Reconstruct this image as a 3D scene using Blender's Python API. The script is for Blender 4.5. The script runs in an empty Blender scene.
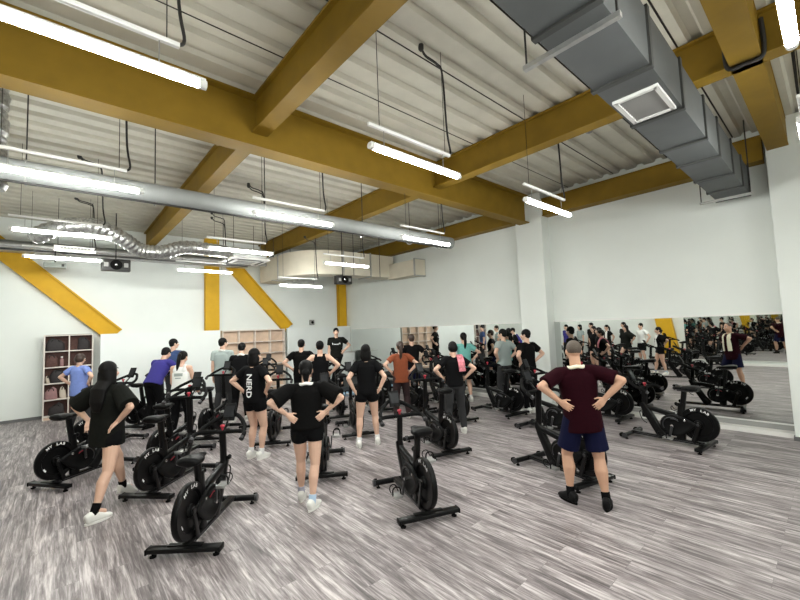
import bpy, bmesh, math, random
from mathutils import Vector as V, Matrix, Quaternion
from mathutils.bvhtree import BVHTree
random.seed(7)
PI = math.pi
S = bpy.context.scene
COL = S.collection

# ------------------------------------------------------------------ materials
def mat(name, col, rough=.5, metal=0., spec=.5, noise=0., nscale=20., coat=0.):
    m = bpy.data.materials.new(name); m.use_nodes = True
    nt = m.node_tree; b = nt.nodes['Principled BSDF']
    b.inputs['Roughness'].default_value = rough
    b.inputs['Metallic'].default_value = metal
    b.inputs['Specular IOR Level'].default_value = spec
    b.inputs['Coat Weight'].default_value = coat
    b.inputs['Base Color'].default_value = (*col, 1)
    if noise:
        tc = nt.nodes.new('ShaderNodeTexCoord'); n = nt.nodes.new('ShaderNodeTexNoise')
        n.inputs['Scale'].default_value = nscale; n.inputs['Detail'].default_value = 4
        r = nt.nodes.new('ShaderNodeValToRGB')
        r.color_ramp.elements[0].position = .3; r.color_ramp.elements[1].position = .7
        r.color_ramp.elements[0].color = (*[c*(1-noise) for c in col], 1)
        r.color_ramp.elements[1].color = (*[min(1, c*(1+noise)) for c in col], 1)
        nt.links.new(tc.outputs['Object'], n.inputs['Vector'])
        nt.links.new(n.outputs['Fac'], r.inputs['Fac'])
        nt.links.new(r.outputs['Color'], b.inputs['Base Color'])
    return m
def emis(name, col, strength):
    m = mat(name, (.9, .9, .9), .4)
    b = m.node_tree.nodes['Principled BSDF']
    b.inputs['Emission Color'].default_value = (*col, 1)
    b.inputs['Emission Strength'].default_value = strength
    return m

M = dict(
 wall=mat('white_wall_paint', (.77, .805, .775), .85, noise=.02, nscale=1.5),
 panel=mat('white_panel_paint', (.77, .81, .79), .6, noise=.015, nscale=2),
 deck=mat('ceiling_deck_metal', (.53, .51, .43), .65, 0, noise=.07, nscale=3),
 seam=mat('deck_seam', (.05, .045, .04), .8),
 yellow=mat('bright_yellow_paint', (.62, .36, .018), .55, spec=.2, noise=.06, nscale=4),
 yellowshade=mat('shaded_yellow_paint', (.225, .135, .014), .6, spec=.2, noise=.08, nscale=4),  # yellow of the braces darkened: shade on the ceiling beams put into the colour
 duct=mat('grey_duct_paint', (.082, .088, .089), .6, .1, noise=.06, nscale=5),
 ductdark=mat('duct_flange', (.045, .047, .045), .6, .1),
 beige=mat('beige_duct_board', (.66, .61, .50), .7, noise=.04, nscale=4),
 pipe=mat('pale_pipe_wrap', (.22, .23, .225), .6, .05, noise=.05, nscale=6),
 silver=mat('crinkled_foil', (.40, .40, .39), .33, .85, noise=.4, nscale=30),
 steel=mat('galvanised_steel', (.42, .42, .41), .4, .7, noise=.1, nscale=20),
 chrome=mat('polished_chrome', (.75, .75, .75), .12, 1.),
 blackmetal=mat('black_bike_paint', (.0035, .0035, .0037), .30, .0, .20),
 blackplastic=mat('black_plastic', (.004, .004, .0042), .45, spec=.13),
 rubber=mat('black_rubber', (.004, .004, .004), .75, spec=.1),
 flywheel=mat('flywheel_black', (.003, .003, .0032), .36, spec=.15),
 greymetal=mat('dark_grey_metal', (.06, .06, .063), .35, .7),
 white=mat('white_print', (.85, .85, .85), .6),
 whiteplastic=mat('white_plastic', (.75, .75, .73), .5),
 red=mat('red_plastic', (.42, .03, .05), .4),
 screen=mat('dark_screen', (.012, .013, .015), .4, spec=.2),
 wire=mat('black_cable', (.015, .014, .013), .6),
 wood=mat('pale_shelf_board', (.60, .45, .34), .6, noise=.08, nscale=7),
 shelfwhite=mat('pale_shelf_edge', (.74, .68, .62), .6),
 trim=mat('aluminium_trim', (.80, .80, .78), .35, .3),
 skirt=mat('white_skirting', (.82, .81, .78), .5),
 dkskirt=mat('grey_skirting', (.13, .13, .13), .6),
 hair=mat('black_hair', (.004, .0036, .0036), .6, spec=.15),
 brown=mat('dark_brown_hair', (.035, .018, .012), .5),
 greyhair=mat('cropped_grey_brown_hair', (.085, .065, .05), .75, noise=.2, nscale=120),
 skin=mat('pale_skin', (.66, .42, .31), .55, noise=.04, nscale=14),
 skintan=mat('tanned_skin', (.55, .32, .215), .55, noise=.04, nscale=14),
 lips=mat('lips', (.40, .14, .12), .5),
 iris=mat('dark_iris', (.02, .012, .01), .3),
 eye=mat('eye_white', (.75, .73, .70), .3),
 blackcloth=mat('black_cotton', (.0048, .0046, .0046), .92, spec=.08, noise=.15, nscale=40),
 blackcloth2=mat('black_sportswear', (.004, .004, .0046), .85, spec=.1),
 greencloth=mat('faded_black_tee', (.0085, .0092, .0078), .92, spec=.1, noise=.15, nscale=30),
 maroon=mat('maroon_cotton', (.016, .0016, .0042), .9, spec=.08, noise=.12, nscale=40),
 navy=mat('navy_sportswear', (.004, .005, .026), .8, spec=.12),
 blue=mat('periwinkle_cotton', (.19, .27, .62), .9, noise=.06, nscale=25),
 purple=mat('royal_purple_cotton', (.028, .022, .20), .85, noise=.08, nscale=25),
 denim=mat('mid_blue_cotton', (.03, .06, .16), .9),
 tank=mat('white_jersey', (.78, .79, .77), .85),
 orange=mat('rust_orange_cotton', (.20, .046, .014), .9, noise=.1, nscale=25),
 teal=mat('teal_cotton', (.17, .47, .43), .9, noise=.06, nscale=25),
 palegrey=mat('pale_grey_cotton', (.34, .40, .39), .9),
 greypants=mat('charcoal_trousers', (.02, .0205, .022), .9),
 darkred=mat('dark_wine_trousers', (.02, .007, .008), .9),
 shoewhite=mat('white_trainer', (.76, .76, .72), .6),
 shoeblack=mat('black_trainer', (.005, .005, .0055), .6, spec=.15),
 sockwhite=mat('white_sock', (.72, .72, .72), .9),
 sockgrey=mat('grey_lilac_sock', (.36, .36, .43), .9),
 sockblack=mat('black_sock', (.004, .004, .0045), .95, spec=.1),
 sockblue=mat('pale_blue_sock', (.42, .56, .72), .9),
 towel=mat('cream_towel', (.80, .74, .58), .95, noise=.05, nscale=60),
 towelw=mat('white_towel', (.82, .81, .78), .95, noise=.05, nscale=60),
 pink=mat('pink_print_towel', (.62, .20, .24), .95, noise=.45, nscale=22),
 matblue=mat('pale_blue_mat', (.30, .47, .62), .7),
 stage=mat('dark_stage_top', (.03, .032, .035), .7),
 green=mat('grey_green_print', (.32, .36, .34), .8),
 bagdark=mat('dark_bag_nylon', (.02, .016, .017), .7, noise=.2, nscale=20),
 bagbrown=mat('brown_bag_cloth', (.085, .04, .033), .8, noise=.2, nscale=20),
 bagpink=mat('dusty_pink_bag', (.30, .17, .17), .8, noise=.12, nscale=14),
 bagcream=mat('cream_tote', (.55, .48, .40), .8),
 speaker=mat('speaker_black', (.016, .015, .014), .5),
 vent=mat('vent_grey', (.30, .30, .29), .6),
 lampwhite=mat('lamp_rail_white', (.85, .85, .83), .4),
 greenbox=mat('grey_green_box', (.30, .33, .30), .5),
)
M['tube'] = emis('glowing_tube', (.985, 1., .955), 26.)
mm = bpy.data.materials.new('mirror_glass'); mm.use_nodes = True
b = mm.node_tree.nodes['Principled BSDF']
b.inputs['Base Color'].default_value = (.74, .76, .74, 1); b.inputs['Metallic'].default_value = 1; b.inputs['Roughness'].default_value = .012
M['mirror'] = mm

def floor_mat():
    m = bpy.data.materials.new('grey_wood_planks'); m.use_nodes = True
    nt = m.node_tree; N = nt.nodes; L = nt.links; b = N['Principled BSDF']
    tc = N.new('ShaderNodeTexCoord')
    def mapn(scale, rot=0):
        mp = N.new('ShaderNodeMapping'); mp.inputs['Scale'].default_value = scale
        mp.inputs['Rotation'].default_value[2] = rot
        L.new(tc.outputs['Object'], mp.inputs['Vector']); return mp
    # plank id: bricks laid along Y
    mp = mapn((1, 1, 1), PI/2)
    br = N.new('ShaderNodeTexBrick'); br.inputs['Scale'].default_value = 1
    br.inputs['Brick Width'].default_value = 1.22; br.inputs['Row Height'].default_value = .155
    br.inputs['Mortar Size'].default_value = .0014; br.inputs['Mortar Smooth'].default_value = .3
    br.inputs['Color1'].default_value = (0, 0, 0, 1); br.inputs['Color2'].default_value = (1, 1, 1, 1)
    br.inputs['Mortar'].default_value = (.0, .0, .0, 1); br.offset = .37
    L.new(mp.outputs[0], br.inputs['Vector'])
    # per plank shift of the grain
    sc = N.new('ShaderNodeVectorMath'); sc.operation = 'SCALE'; sc.inputs['Scale'].default_value = 9.
    L.new(br.outputs['Color'], sc.inputs[0])
    def grain(scale, detail, rough, dist):
        g = mapn(scale)
        ad = N.new('ShaderNodeVectorMath'); ad.operation = 'ADD'
        L.new(g.outputs[0], ad.inputs[0]); L.new(sc.outputs[0], ad.inputs[1])
        n = N.new('ShaderNodeTexNoise'); n.inputs['Scale'].default_value = 1
        n.inputs['Detail'].default_value = detail; n.inputs['Roughness'].default_value = rough
        n.inputs['Distortion'].default_value = dist
        L.new(ad.outputs[0], n.inputs['Vector']); return n
    g1 = grain((22, 1.7, 1), 7, .68, .7)
    g2 = grain((85, 4.0, 1), 4, .65, .3)
    g3 = grain((2.6, .8, 1), 3, .5, .2)
    def mth(op, a, bb):
        x = N.new('ShaderNodeMath'); x.operation = op
        for i, v in enumerate((a, bb)):
            if isinstance(v, (int, float)): x.inputs[i].default_value = v
            else: L.new(v, x.inputs[i])
        return x.outputs[0]
    s = mth('ADD', mth('MULTIPLY', g1.outputs['Fac'], .55), mth('MULTIPLY', g2.outputs['Fac'], .28))
    s = mth('ADD', s, mth('MULTIPLY', g3.outputs['Fac'], .17))
    s = mth('ADD', s, mth('MULTIPLY', mth('SUBTRACT', br.outputs['Color'], .5), .035))
    r = N.new('ShaderNodeValToRGB'); cr = r.color_ramp
    cr.elements[0].position = .34; cr.elements[0].color = (.040, .034, .035, 1)
    cr.elements[1].position = .62; cr.elements[1].color = (.60, .555, .555, 1)
    e = cr.elements.new(.46); e.color = (.165, .143, .146, 1)
    e = cr.elements.new(.535); e.color = (.325, .29, .292, 1)
    L.new(s, r.inputs['Fac'])
    mx = N.new('ShaderNodeMixRGB'); mx.blend_type = 'MULTIPLY'
    fm = mth('MULTIPLY', br.outputs['Fac'], .30); L.new(fm, mx.inputs[0])
    L.new(r.outputs['Color'], mx.inputs[1]); mx.inputs[2].default_value = (.2, .2, .2, 1)
    L.new(mx.outputs[0], b.inputs['Base Color'])
    b.inputs['Roughness'].default_value = .42; b.inputs['Specular IOR Level'].default_value = .4
    bp = N.new('ShaderNodeBump'); bp.inputs['Strength'].default_value = .12; bp.inputs['Distance'].default_value = .002
    L.new(s, bp.inputs['Height']); L.new(bp.outputs[0], b.inputs['Normal'])
    return m
M['floor'] = floor_mat()

# ------------------------------------------------------------------ mesh helpers
def link(o): COL.objects.link(o); return o
def mesh_of(bm, name, smooth=40):
    bmesh.ops.recalc_face_normals(bm, faces=bm.faces)
    me = bpy.data.meshes.new(name); bm.to_mesh(me); bm.free()
    if smooth:
        for p in me.polygons: p.use_smooth = True
        try: me.set_sharp_from_angle(angle=math.radians(smooth))
        except Exception: pass
    return me
def obj(name, bm, m, parent=None, smooth=40, loc=None):
    me = bm if isinstance(bm, bpy.types.Mesh) else mesh_of(bm, name, smooth)
    if m is not None and not len(me.materials):
        for k in (m if isinstance(m, (list, tuple)) else [m]): me.materials.append(M[k] if isinstance(k, str) else k)
    o = bpy.data.objects.new(name, me); link(o)
    if parent: o.parent = parent
    if loc: o.location = loc
    return o
def tag(o, label, cat, group=None, kind='thing'):
    o['label'] = label; o['category'] = cat
    if group: o['group'] = group
    return o
def thing(name, label, cat, loc=(0, 0, 0), rz=0, group=None):
    o = bpy.data.objects.new(name, None); link(o); o.empty_display_size = .1
    o.location = loc; o.rotation_euler = (0, 0, rz)
    return tag(o, label, cat, group)
def struct(name, bm, m, smooth=0):
    o = obj(name, bm, m, None, smooth); o['kind'] = 'structure'; return o
def B(): return bmesh.new()
def box(bm, c, s, rot=None, bev=0):
    vs = []
    R = rot if rot is not None else Matrix.Identity(3)
    for x in (-1, 1):
        for y in (-1, 1):
            for z in (-1, 1):
                vs.append(bm.verts.new(V(c) + R @ V((x*s[0]/2, y*s[1]/2, z*s[2]/2))))
    fs = [(0, 1, 3, 2), (4, 6, 7, 5), (0, 4, 5, 1), (2, 3, 7, 6), (0, 2, 6, 4), (1, 5, 7, 3)]
    ff = [bm.faces.new([vs[i] for i in f]) for f in fs]
    if bev:
        es = list({e for f in ff for e in f.edges})
        bmesh.ops.bevel(bm, geom=es, offset=bev, segments=2, profile=.5, affect='EDGES')
    return bm
def frame_of(d, hint=None):
    d = d.normalized()
    h = hint or (V((0, 0, 1)) if abs(d.z) < .9 else V((1, 0, 0)))
    a = d.cross(h)
    if a.length < 1e-5: a = d.cross(V((0, 1, 0)))
    a.normalize(); return a, a.cross(d).normalized()
def ring(bm, c, a, b_, ra, rb, n, p=2.):
    vs = []
    for i in range(n):
        t = 2*PI*i/n; ct, st = math.cos(t), math.sin(t)
        if p != 2.:
            ct = math.copysign(abs(ct)**(2/p), ct); st = math.copysign(abs(st)**(2/p), st)
        vs.append(bm.verts.new(c + a*(ra*ct) + b_*(rb*st)))
    return vs
def skin_rings(bm, rings, cap=True, closed=False):
    n = len(rings[0]); m = len(rings)
    for k in range(m if closed else m-1):
        r0, r1 = rings[k], rings[(k+1) % m]
        for i in range(n):
            bm.faces.new((r0[i], r0[(i+1) % n], r1[(i+1) % n], r1[i]))
    if cap and not closed:
        bm.faces.new(rings[0][::-1]); bm.faces.new(rings[-1])
def tube(bm, pts, r, n=10, closed=False):
    """round tube along a polyline"""
    pts = [V(p) for p in pts]; m = len(pts); R = []
    rs = r if isinstance(r, (list, tuple)) else [r]*m
    a = None
    for i, p in enumerate(pts):
        if closed: t = (pts[(i+1) % m]-p).normalized() + (p-pts[i-1]).normalized()
        elif i == 0: t = pts[1]-p
        elif i == m-1: t = p-pts[i-1]
        else: t = (pts[i+1]-p).normalized() + (p-pts[i-1]).normalized()
        t.normalize()
        if a is None: a, b_ = frame_of(t)
        else:
            a = a - t*a.dot(t); a.normalize()
        b_ = a.cross(t)
        R.append(ring(bm, p, a, b_, rs[i], rs[i], n))
    skin_rings(bm, R, True, closed); return bm
def cyl(bm, p0, p1, r0, r1=None, n=20):
    return tube(bm, [p0, p1], [r0, r0 if r1 is None else r1], n)
def smoothpath(pts, k=6, closed=False):
    pts = [V(p) for p in pts]; out = []; n = len(pts)
    for i in range(n if closed else n-1):
        if closed: p0, p1, p2, p3 = pts[i-1], pts[i], pts[(i+1) % n], pts[(i+2) % n]
        else: p0, p1, p2, p3 = pts[max(i-1, 0)], pts[i], pts[i+1], pts[min(i+2, n-1)]
        for j in range(k):
            t = j/k
            out.append(.5*((2*p1)+(p2-p0)*t+(2*p0-5*p1+4*p2-p3)*t*t+(3*p1-p0-3*p2+p3)*t**3))
    if not closed: out.append(pts[-1])
    return out
def lathe(bm, axis_p, axis_d, prof, n=40):
    """prof: list of (radius, along)"""
    d = V(axis_d).normalized(); a, b_ = frame_of(d); R = []
    for r, h in prof: R.append(ring(bm, V(axis_p)+d*h, a, b_, max(r, 1e-4), max(r, 1e-4), n))
    skin_rings(bm, R); return bm
def ell(bm, c, r, rot=None, seg=18, rg=12):
    R = rot if rot is not None else Matrix.Identity(3); c = V(c)
    rows = []
    for j in range(1, rg):
        t = PI*j/rg
        rows.append([bm.verts.new(c + R @ V((r[0]*math.sin(t)*math.cos(2*PI*i/seg), r[1]*math.sin(t)*math.sin(2*PI*i/seg), r[2]*math.cos(t)))) for i in range(seg)])
    top = bm.verts.new(c + R @ V((0, 0, r[2]))); bot = bm.verts.new(c + R @ V((0, 0, -r[2])))
    for k in range(len(rows)-1):
        for i in range(seg):
            bm.faces.new((rows[k][i], rows[k+1][i], rows[k+1][(i+1) % seg], rows[k][(i+1) % seg]))
    for i in range(seg):
        bm.faces.new((top, rows[0][i], rows[0][(i+1) % seg]))
        bm.faces.new((bot, rows[-1][(i+1) % seg], rows[-1][i]))
    return bm
def cap(bm, p0, p1, r0, r1, n=14):
    """tapered limb with round ends"""
    p0, p1 = V(p0), V(p1); d = p1-p0; L = d.length
    if L < 1e-6: return ell(bm, p0, (r0, r0, r0))
    d /= L; a, b_ = frame_of(d); R = []
    for k in range(5):
        t = -PI/2 + PI/2*k/5 + .12
        R.append(ring(bm, p0+d*(r0*math.sin(t)), a, b_, r0*math.cos(t), r0*math.cos(t), n))
    R.append(ring(bm, p0, a, b_, r0, r0, n)); R.append(ring(bm, p1, a, b_, r1, r1, n))
    for k in range(1, 6):
        t = PI/2*k/5 - (.12 if k == 5 else 0)
        R.append(ring(bm, p1+d*(r1*math.sin(t)), a, b_, r1*math.cos(t), r1*math.cos(t), n))
    skin_rings(bm, R); return bm
def loft(bm, secs, lat, n=24, p=2.2):
    """secs: (centre, half width, half depth); sections square to the path, lat = width direction"""
    R = []; cs = [V(s[0]) for s in secs]
    for i, s in enumerate(secs):
        t = (cs[min(i+1, len(cs)-1)] - cs[max(i-1, 0)]).normalized()
        a = V(lat) - t*V(lat).dot(t); a.normalize(); b_ = t.cross(a)
        R.append(ring(bm, cs[i], a, b_, s[1], s[2], n, p))
    skin_rings(bm, R); return bm
def fuse(bm, voxel, iters=4, fac=.5):
    """merge the closed pieces of a bmesh into ONE continuous skin"""
    bmesh.ops.recalc_face_normals(bm, faces=bm.faces)
    me = bpy.data.meshes.new('t'); bm.to_mesh(me); bm.free()
    o = bpy.data.objects.new('t', me); link(o)
    r = o.modifiers.new('r', 'REMESH'); r.mode = 'VOXEL'; r.voxel_size = voxel; r.use_smooth_shade = True
    if iters:
        s = o.modifiers.new('s', 'SMOOTH'); s.factor = fac; s.iterations = iters
    dg = bpy.context.evaluated_depsgraph_get(); dg.update()
    out = bpy.data.meshes.new_from_object(o.evaluated_get(dg))
    bpy.data.objects.remove(o); bpy.data.meshes.remove(me)
    for q in out.polygons: q.use_smooth = True
    return out
def text_bm(s, size, extrude=.0):
    c = bpy.data.curves.new('t', 'FONT'); c.body = s; c.size = size; c.align_x = 'CENTER'; c.align_y = 'CENTER'
    c.resolution_u = 3; c.offset = size*.02
    o = bpy.data.objects.new('t', c); link(o)
    dg = bpy.context.evaluated_depsgraph_get(); dg.update()
    me = bpy.data.meshes.new_from_object(o.evaluated_get(dg)); bpy.data.objects.remove(o)
    bm = B(); bm.from_mesh(me); bpy.data.meshes.remove(me)
    bmesh.ops.triangulate(bm, faces=bm.faces)
    return bm
def copy_tree(o, parent=None):
    c = o.copy(); COL.objects.link(c); c.parent = parent
    for ch in o.children: copy_tree(ch, c)
    return c

# ------------------------------------------------------------------ the room
XR, XL, YB, YF, ZC = 8.5, -2.0, 12.95, -4.0, 4.86
bm = B(); box(bm, ((XL+XR)/2, (YB+YF)/2, -.05), (XR-XL+.6, YB-YF+.6, .1)); struct('floor', bm, 'floor')
bm = B(); box(bm, (XR+.1, (YB+YF)/2, 2.5), (.2, YB-YF+.4, 5.0)); struct('wall_right', bm, 'wall')
bm = B(); box(bm, (XL-.1, (YB+YF)/2, 2.5), (.2, YB-YF+.4, 5.0)); struct('wall_left', bm, 'wall')
bm = B(); box(bm, ((XL+XR)/2, YB+.1, 2.5), (XR-XL+.4, .2, 5.0)); struct('wall_back', bm, 'wall')
bm = B(); box(bm, ((XL+XR)/2, YF-.1, 2.5), (XR-XL+.4, .2, 5.0)); struct('wall_front', bm, 'wall')
# corrugated deck, ribs along X
bm = B(); pitch = .3133; y = 2.62 - pitch*24
prof = []; k = 0
while y < YB+.2:
    prof += [(y, ZC+.05, 0), (y+.085, ZC+.05, 0), (y+.115, ZC, 0)]
    if k % 3 == 0 and y < 4: prof += [(y+.20, ZC, 0), (y+.203, ZC+.022, 1), (y+.216, ZC+.022, 1), (y+.219, ZC, 1)]
    prof += [(y+pitch-.03, ZC, 0)]
    y += pitch; k += 1
pv = None
for (yy, zz, s) in prof:
    a = bm.verts.new((XL-.1, yy, zz)); c = bm.verts.new((XR+.1, yy, zz))
    if pv:
        f = bm.faces.new((pv[0], pv[1], c, a)); f.material_index = s
    pv = (a, c)
ceil = obj('ceiling', bm, ['deck', 'seam'], None, 0); ceil['kind'] = 'structure'
bm = B(); box(bm, ((XL+XR)/2, (YB+YF)/2, 5.05), (XR-XL+.6, YB-YF+.6, .1)); struct('trim_1', bm, 'deck')

# white columns on the right wall
bm = B(); box(bm, (8.35, 4.63, 2.43), (.34, .66, 4.86), bev=.008); struct('trim_2', bm, 'wall')
bm = B(); box(bm, (8.35, .18, 2.43), (.34, .76, 4.86), bev=.008); struct('trim_3', bm, 'wall')
bm = B(); box(bm, (XL+.16, 8.6, 2.43), (.34, .6, 4.86), bev=.008); struct('trim_4', bm, 'wall')
bm = B(); box(bm, (8.345, .18, .03), (.37, .79, .06)); struct('baseboard_column', bm, 'dkskirt')
# white kick strips below the mirrors, grey skirting at the back
for nm, y0, y1 in (('baseboard_right', .56, 4.30), ('baseboard_rear_right', 4.96, 12.5)):
    bm = B(); box(bm, (8.40, (y0+y1)/2, .035), (.2, y1-y0, .07)); struct(nm, bm, 'skirt')
    bm = B(); box(bm, (8.485, (y0+y1)/2, .112), (.03, y1-y0, .08)); struct('trim_9' if y0 < 1 else 'trim_10', bm, 'vent')
bm = B(); box(bm, (XL+.06, .6, .035), (.12, 8.6, .07)); struct('baseboard_left', bm, 'skirt')
bm = B(); box(bm, (-1.13, YB-.01, .035), (1.75, .03, .07)); struct('baseboard_back', bm, 'dkskirt')

def mirror(y0, y1, x, sgn, label):
    t = thing('wall_mirror', label, 'mirror', (x, (y0+y1)/2, 0), 0, 'mirrors along the walls')
    L = y1-y0
    bm = B(); box(bm, (-sgn*.015, 0, 1.02), (.03, L, 1.70)); obj('mirror_glass', bm, 'mirror', t, 0)
    bm = B(); box(bm, (-sgn*.018, 0, 1.885), (.036, L, .03)); obj('top_trim', bm, 'trim', t, 0)
    bm = B(); box(bm, (-sgn*.02, 0, .165), (.04, L, .02)); obj('bottom_trim', bm, 'trim', t, 0)
    return t
mirror(.58, 4.30, XR, 1, 'large wall mirror to the right of the white column, above the nearest bikes')
mirror(4.96, 12.45, XR, 1, 'long wall mirror to the left of the white column, running back to the corner')
mirror(-3.6, 4.15, XL, -1, 'mirror on the opposite wall, seen only as a reflection')

# ------------------------------------------------------------------ steel
def ibeam(label, p0, p1, w, h, group, name='steel_beam', tf=.025, tw=.02, cat='beam', up=None):
    p0, p1 = V(p0), V(p1); d = (p1-p0); L = d.length; d.normalize()
    a, b_ = frame_of(d, up)
    if up is None and b_.z < 0: a, b_ = -a, -b_
    R = Matrix((a, d, b_)).transposed()
    bm = B(); mid = (p0+p1)/2
    box(bm, mid + b_*(h/2-tf/2), (w, L, tf), R); box(bm, mid - b_*(h/2-tf/2), (w, L, tf), R)
    box(bm, mid, (tw, L, h-2*tf+.002), R)
    o = obj(name, bm, 'yellowshade' if name == 'steel_beam' else 'yellow', None, 0); return tag(o, label, cat, group)
G = 'yellow steel ceiling beams'
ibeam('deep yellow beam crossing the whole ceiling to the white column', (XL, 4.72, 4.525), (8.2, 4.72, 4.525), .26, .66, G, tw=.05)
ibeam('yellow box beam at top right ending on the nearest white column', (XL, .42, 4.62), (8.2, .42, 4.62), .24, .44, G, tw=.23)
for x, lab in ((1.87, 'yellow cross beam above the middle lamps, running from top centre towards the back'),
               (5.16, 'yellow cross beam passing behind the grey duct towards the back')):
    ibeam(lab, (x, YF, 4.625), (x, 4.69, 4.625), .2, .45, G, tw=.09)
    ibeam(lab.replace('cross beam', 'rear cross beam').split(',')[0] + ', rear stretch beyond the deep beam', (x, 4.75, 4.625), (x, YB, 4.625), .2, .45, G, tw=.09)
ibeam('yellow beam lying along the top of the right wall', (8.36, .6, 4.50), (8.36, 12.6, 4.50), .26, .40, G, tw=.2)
G = 'yellow steel posts and braces'
def post(x, w, label, z0=0, y=12.85):
    ibeam(label, (x, y, z0), (x, y, 4.86), w, .17, G, 'steel_post', cat='post', up=V((0, 1, 0)))
post(3.55, .40, 'yellow upright post on the back wall beside the open shelf unit')
post(8.30, .34, 'yellow upright post in the far right corner')
def brace(p0, p1, label, w=.36):
    ibeam(label, p0, p1, .17, w, G, 'steel_brace', tf=.04, cat='brace')
brace((-1.55, 12.85, 4.56), (1.13, 12.85, 1.96), 'yellow diagonal brace on the back wall above the left shelf unit', .42)
brace((4.02, 12.85, 4.27), (6.05, 12.85, 2.0), 'yellow diagonal brace coming down behind the open shelf unit', .40)
tag(obj('steel_brace', box(B(), (XL+.14, 4.86, 2.1), (.2, .56, 4.5), Matrix.Rotation(-.14, 3, 'X')), 'yellow', None, 0),
    'yellow leaning brace on the opposite wall, seen in the mirror', 'brace', G)

# ------------------------------------------------------------------ back wall: panel and shelf units
YP = 12.55
def panel(x0, x1, label):
    bm = B(); box(bm, ((x0+x1)/2, YP+.03, 1.0), (x1-x0, .06, 2.0))
    o = obj('wall_panel', bm, 'panel', None, 0); return tag(o, label, 'panel', 'low white panels along the back')
panel(.80, 3.70, 'low white panel between the two shelf units')
panel(5.88, 8.46, 'low white panel behind the trainer')
def shelf_unit(x0, x1, cols, rows, h, label, m_in):
    t = thing('shelf_unit', label, 'shelf', ((x0+x1)/2, YP, 0), 0, 'shelf units along the back')
    W = x1-x0; D = .20
    bm = B(); box(bm, (0, D-.01, h/2), (W, .02, h)); obj('back_board', bm, m_in, t, 0)
    for s in (-1, 1):
        bm = B(); box(bm, (s*(W/2-.012), D/2-.01, h/2), (.024, D-.02, h)); obj('side_panel', bm, 'shelfwhite', t, 0)
    for k in range(1, cols):
        bm = B(); box(bm, (-W/2+W*k/cols, D/2-.01, h/2+.02), (.022, D-.03, h-.1)); obj('divider', bm, 'shelfwhite', t, 0)
    for k in range(rows+1):
        z = .08+(h-.10)*k/rows
        bm = B(); box(bm, (0, D/2-.012, z), (W-.05, D-.025, .022)); obj('shelf_board', bm, 'shelfwhite', t, 0)
    bm = B(); box(bm, (0, .02, .03), (W-.05, .02, .06)); obj('plinth', bm, 'wood', t, 0)
    return t
shelf_unit(-.27, .66, 2, 5, 2.02, 'pale shelf unit of ten pigeonholes full of bags, at far left', 'bagbrown')
shelf_unit(3.77, 5.80, 4, 5, 1.98, 'wide open shelf unit of twenty mostly empty pigeonholes at the back', 'wood')
# things in the pigeonholes
def bag(x, z, w, h, m, label, strap=True, d=.2):
    t = thing('bag', label, 'bag', (x, YP+.10, z), 0, 'bags in the left shelf unit')
    bm = B(); loft(bm, [((0, 0, .0), w*.46, d*.42), ((0, 0, h*.12), w*.5, d*.5), ((random.uniform(-.02, .02), 0, h*.6), w*.47, d*.45), ((random.uniform(-.03, .03), 0, h*.92), w*.32, d*.3), ((0, 0, h), w*.2, d*.18)], (1, 0, 0), 18, 2.8)
    obj('body', bm, m, t)
    if strap:
        bm = B(); tube(bm, smoothpath([(-w*.2, -d*.3, h*.75), (-w*.12, -d*.5, h*.98), (w*.12, -d*.5, h*.98), (w*.2, -d*.3, h*.75)], 5), .009, 6)
        obj('strap', bm, 'wire', t)
zc = [.095+(2.02-.10)*k/5 for k in range(5)]
for (x, r, w, h, m, lab) in (
    (-.06, 4, .36, .28, 'bagdark', 'large dark bag in the top left pigeonhole'),
    (.47, 4, .25, .30, 'bagdark', 'dark bag leaning in the top right pigeonhole'),
    (-.12, 3, .24, .28, 'bagbrown', 'brown bag in the left pigeonhole of the second row'),
    (.40, 3, .26, .22, 'bagbrown', 'brown bag behind the head of the person in pale blue'),
    (.01, 2, .32, .30, 'bagdark', 'dark bag in the middle left pigeonhole'),
    (-.18, 2, .07, .17, 'bagcream', 'small cream bag at the edge of the middle left pigeonhole'),
    (-.12, 1, .24, .26, 'bagpink', 'dusty pink bag in the left pigeonhole of the fourth row'),
    (.10, 1, .13, .27, 'bagcream', 'cream bag beside the dusty pink bag'),
    (-.02, 0, .30, .25, 'bagdark', 'black bag in the bottom left pigeonhole')):
    bag(x, zc[r] + (0 if True else 0), w, h, m, lab, d=.13)
t = thing('bottle', 'pale pink bottle standing in the second row of the left shelf unit', 'bottle', (.06, YP+.09, zc[3]))
bm = B(); lathe(bm, (0, 0, 0), (0, 0, 1), [(.032, 0), (.036, .01), (.036, .16), (.018, .19), (.018, .21)], 16); obj('body', bm, 'bagpink', t)
bm = B(); lathe(bm, (0, 0, .21), (0, 0, 1), [(.021, 0), (.021, .03)], 14); obj('lid', bm, 'whiteplastic', t)
# small fittings on the back wall
t = thing('wall_box', 'small dark grey box on the back wall above the trainer', 'box', (7.02, YB-.06, 2.18))
bm = B(); box(bm, (0, .02, 0), (.17, .08, .19), bev=.01); obj('housing', bm, 'vent', t)
bm = B(); lathe(bm, (0, -.02, 0), (0, -1, 0), [(.05, 0), (.05, .015), (.03, .02)], 16); obj('dial', bm, 'blackplastic', t)

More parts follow.
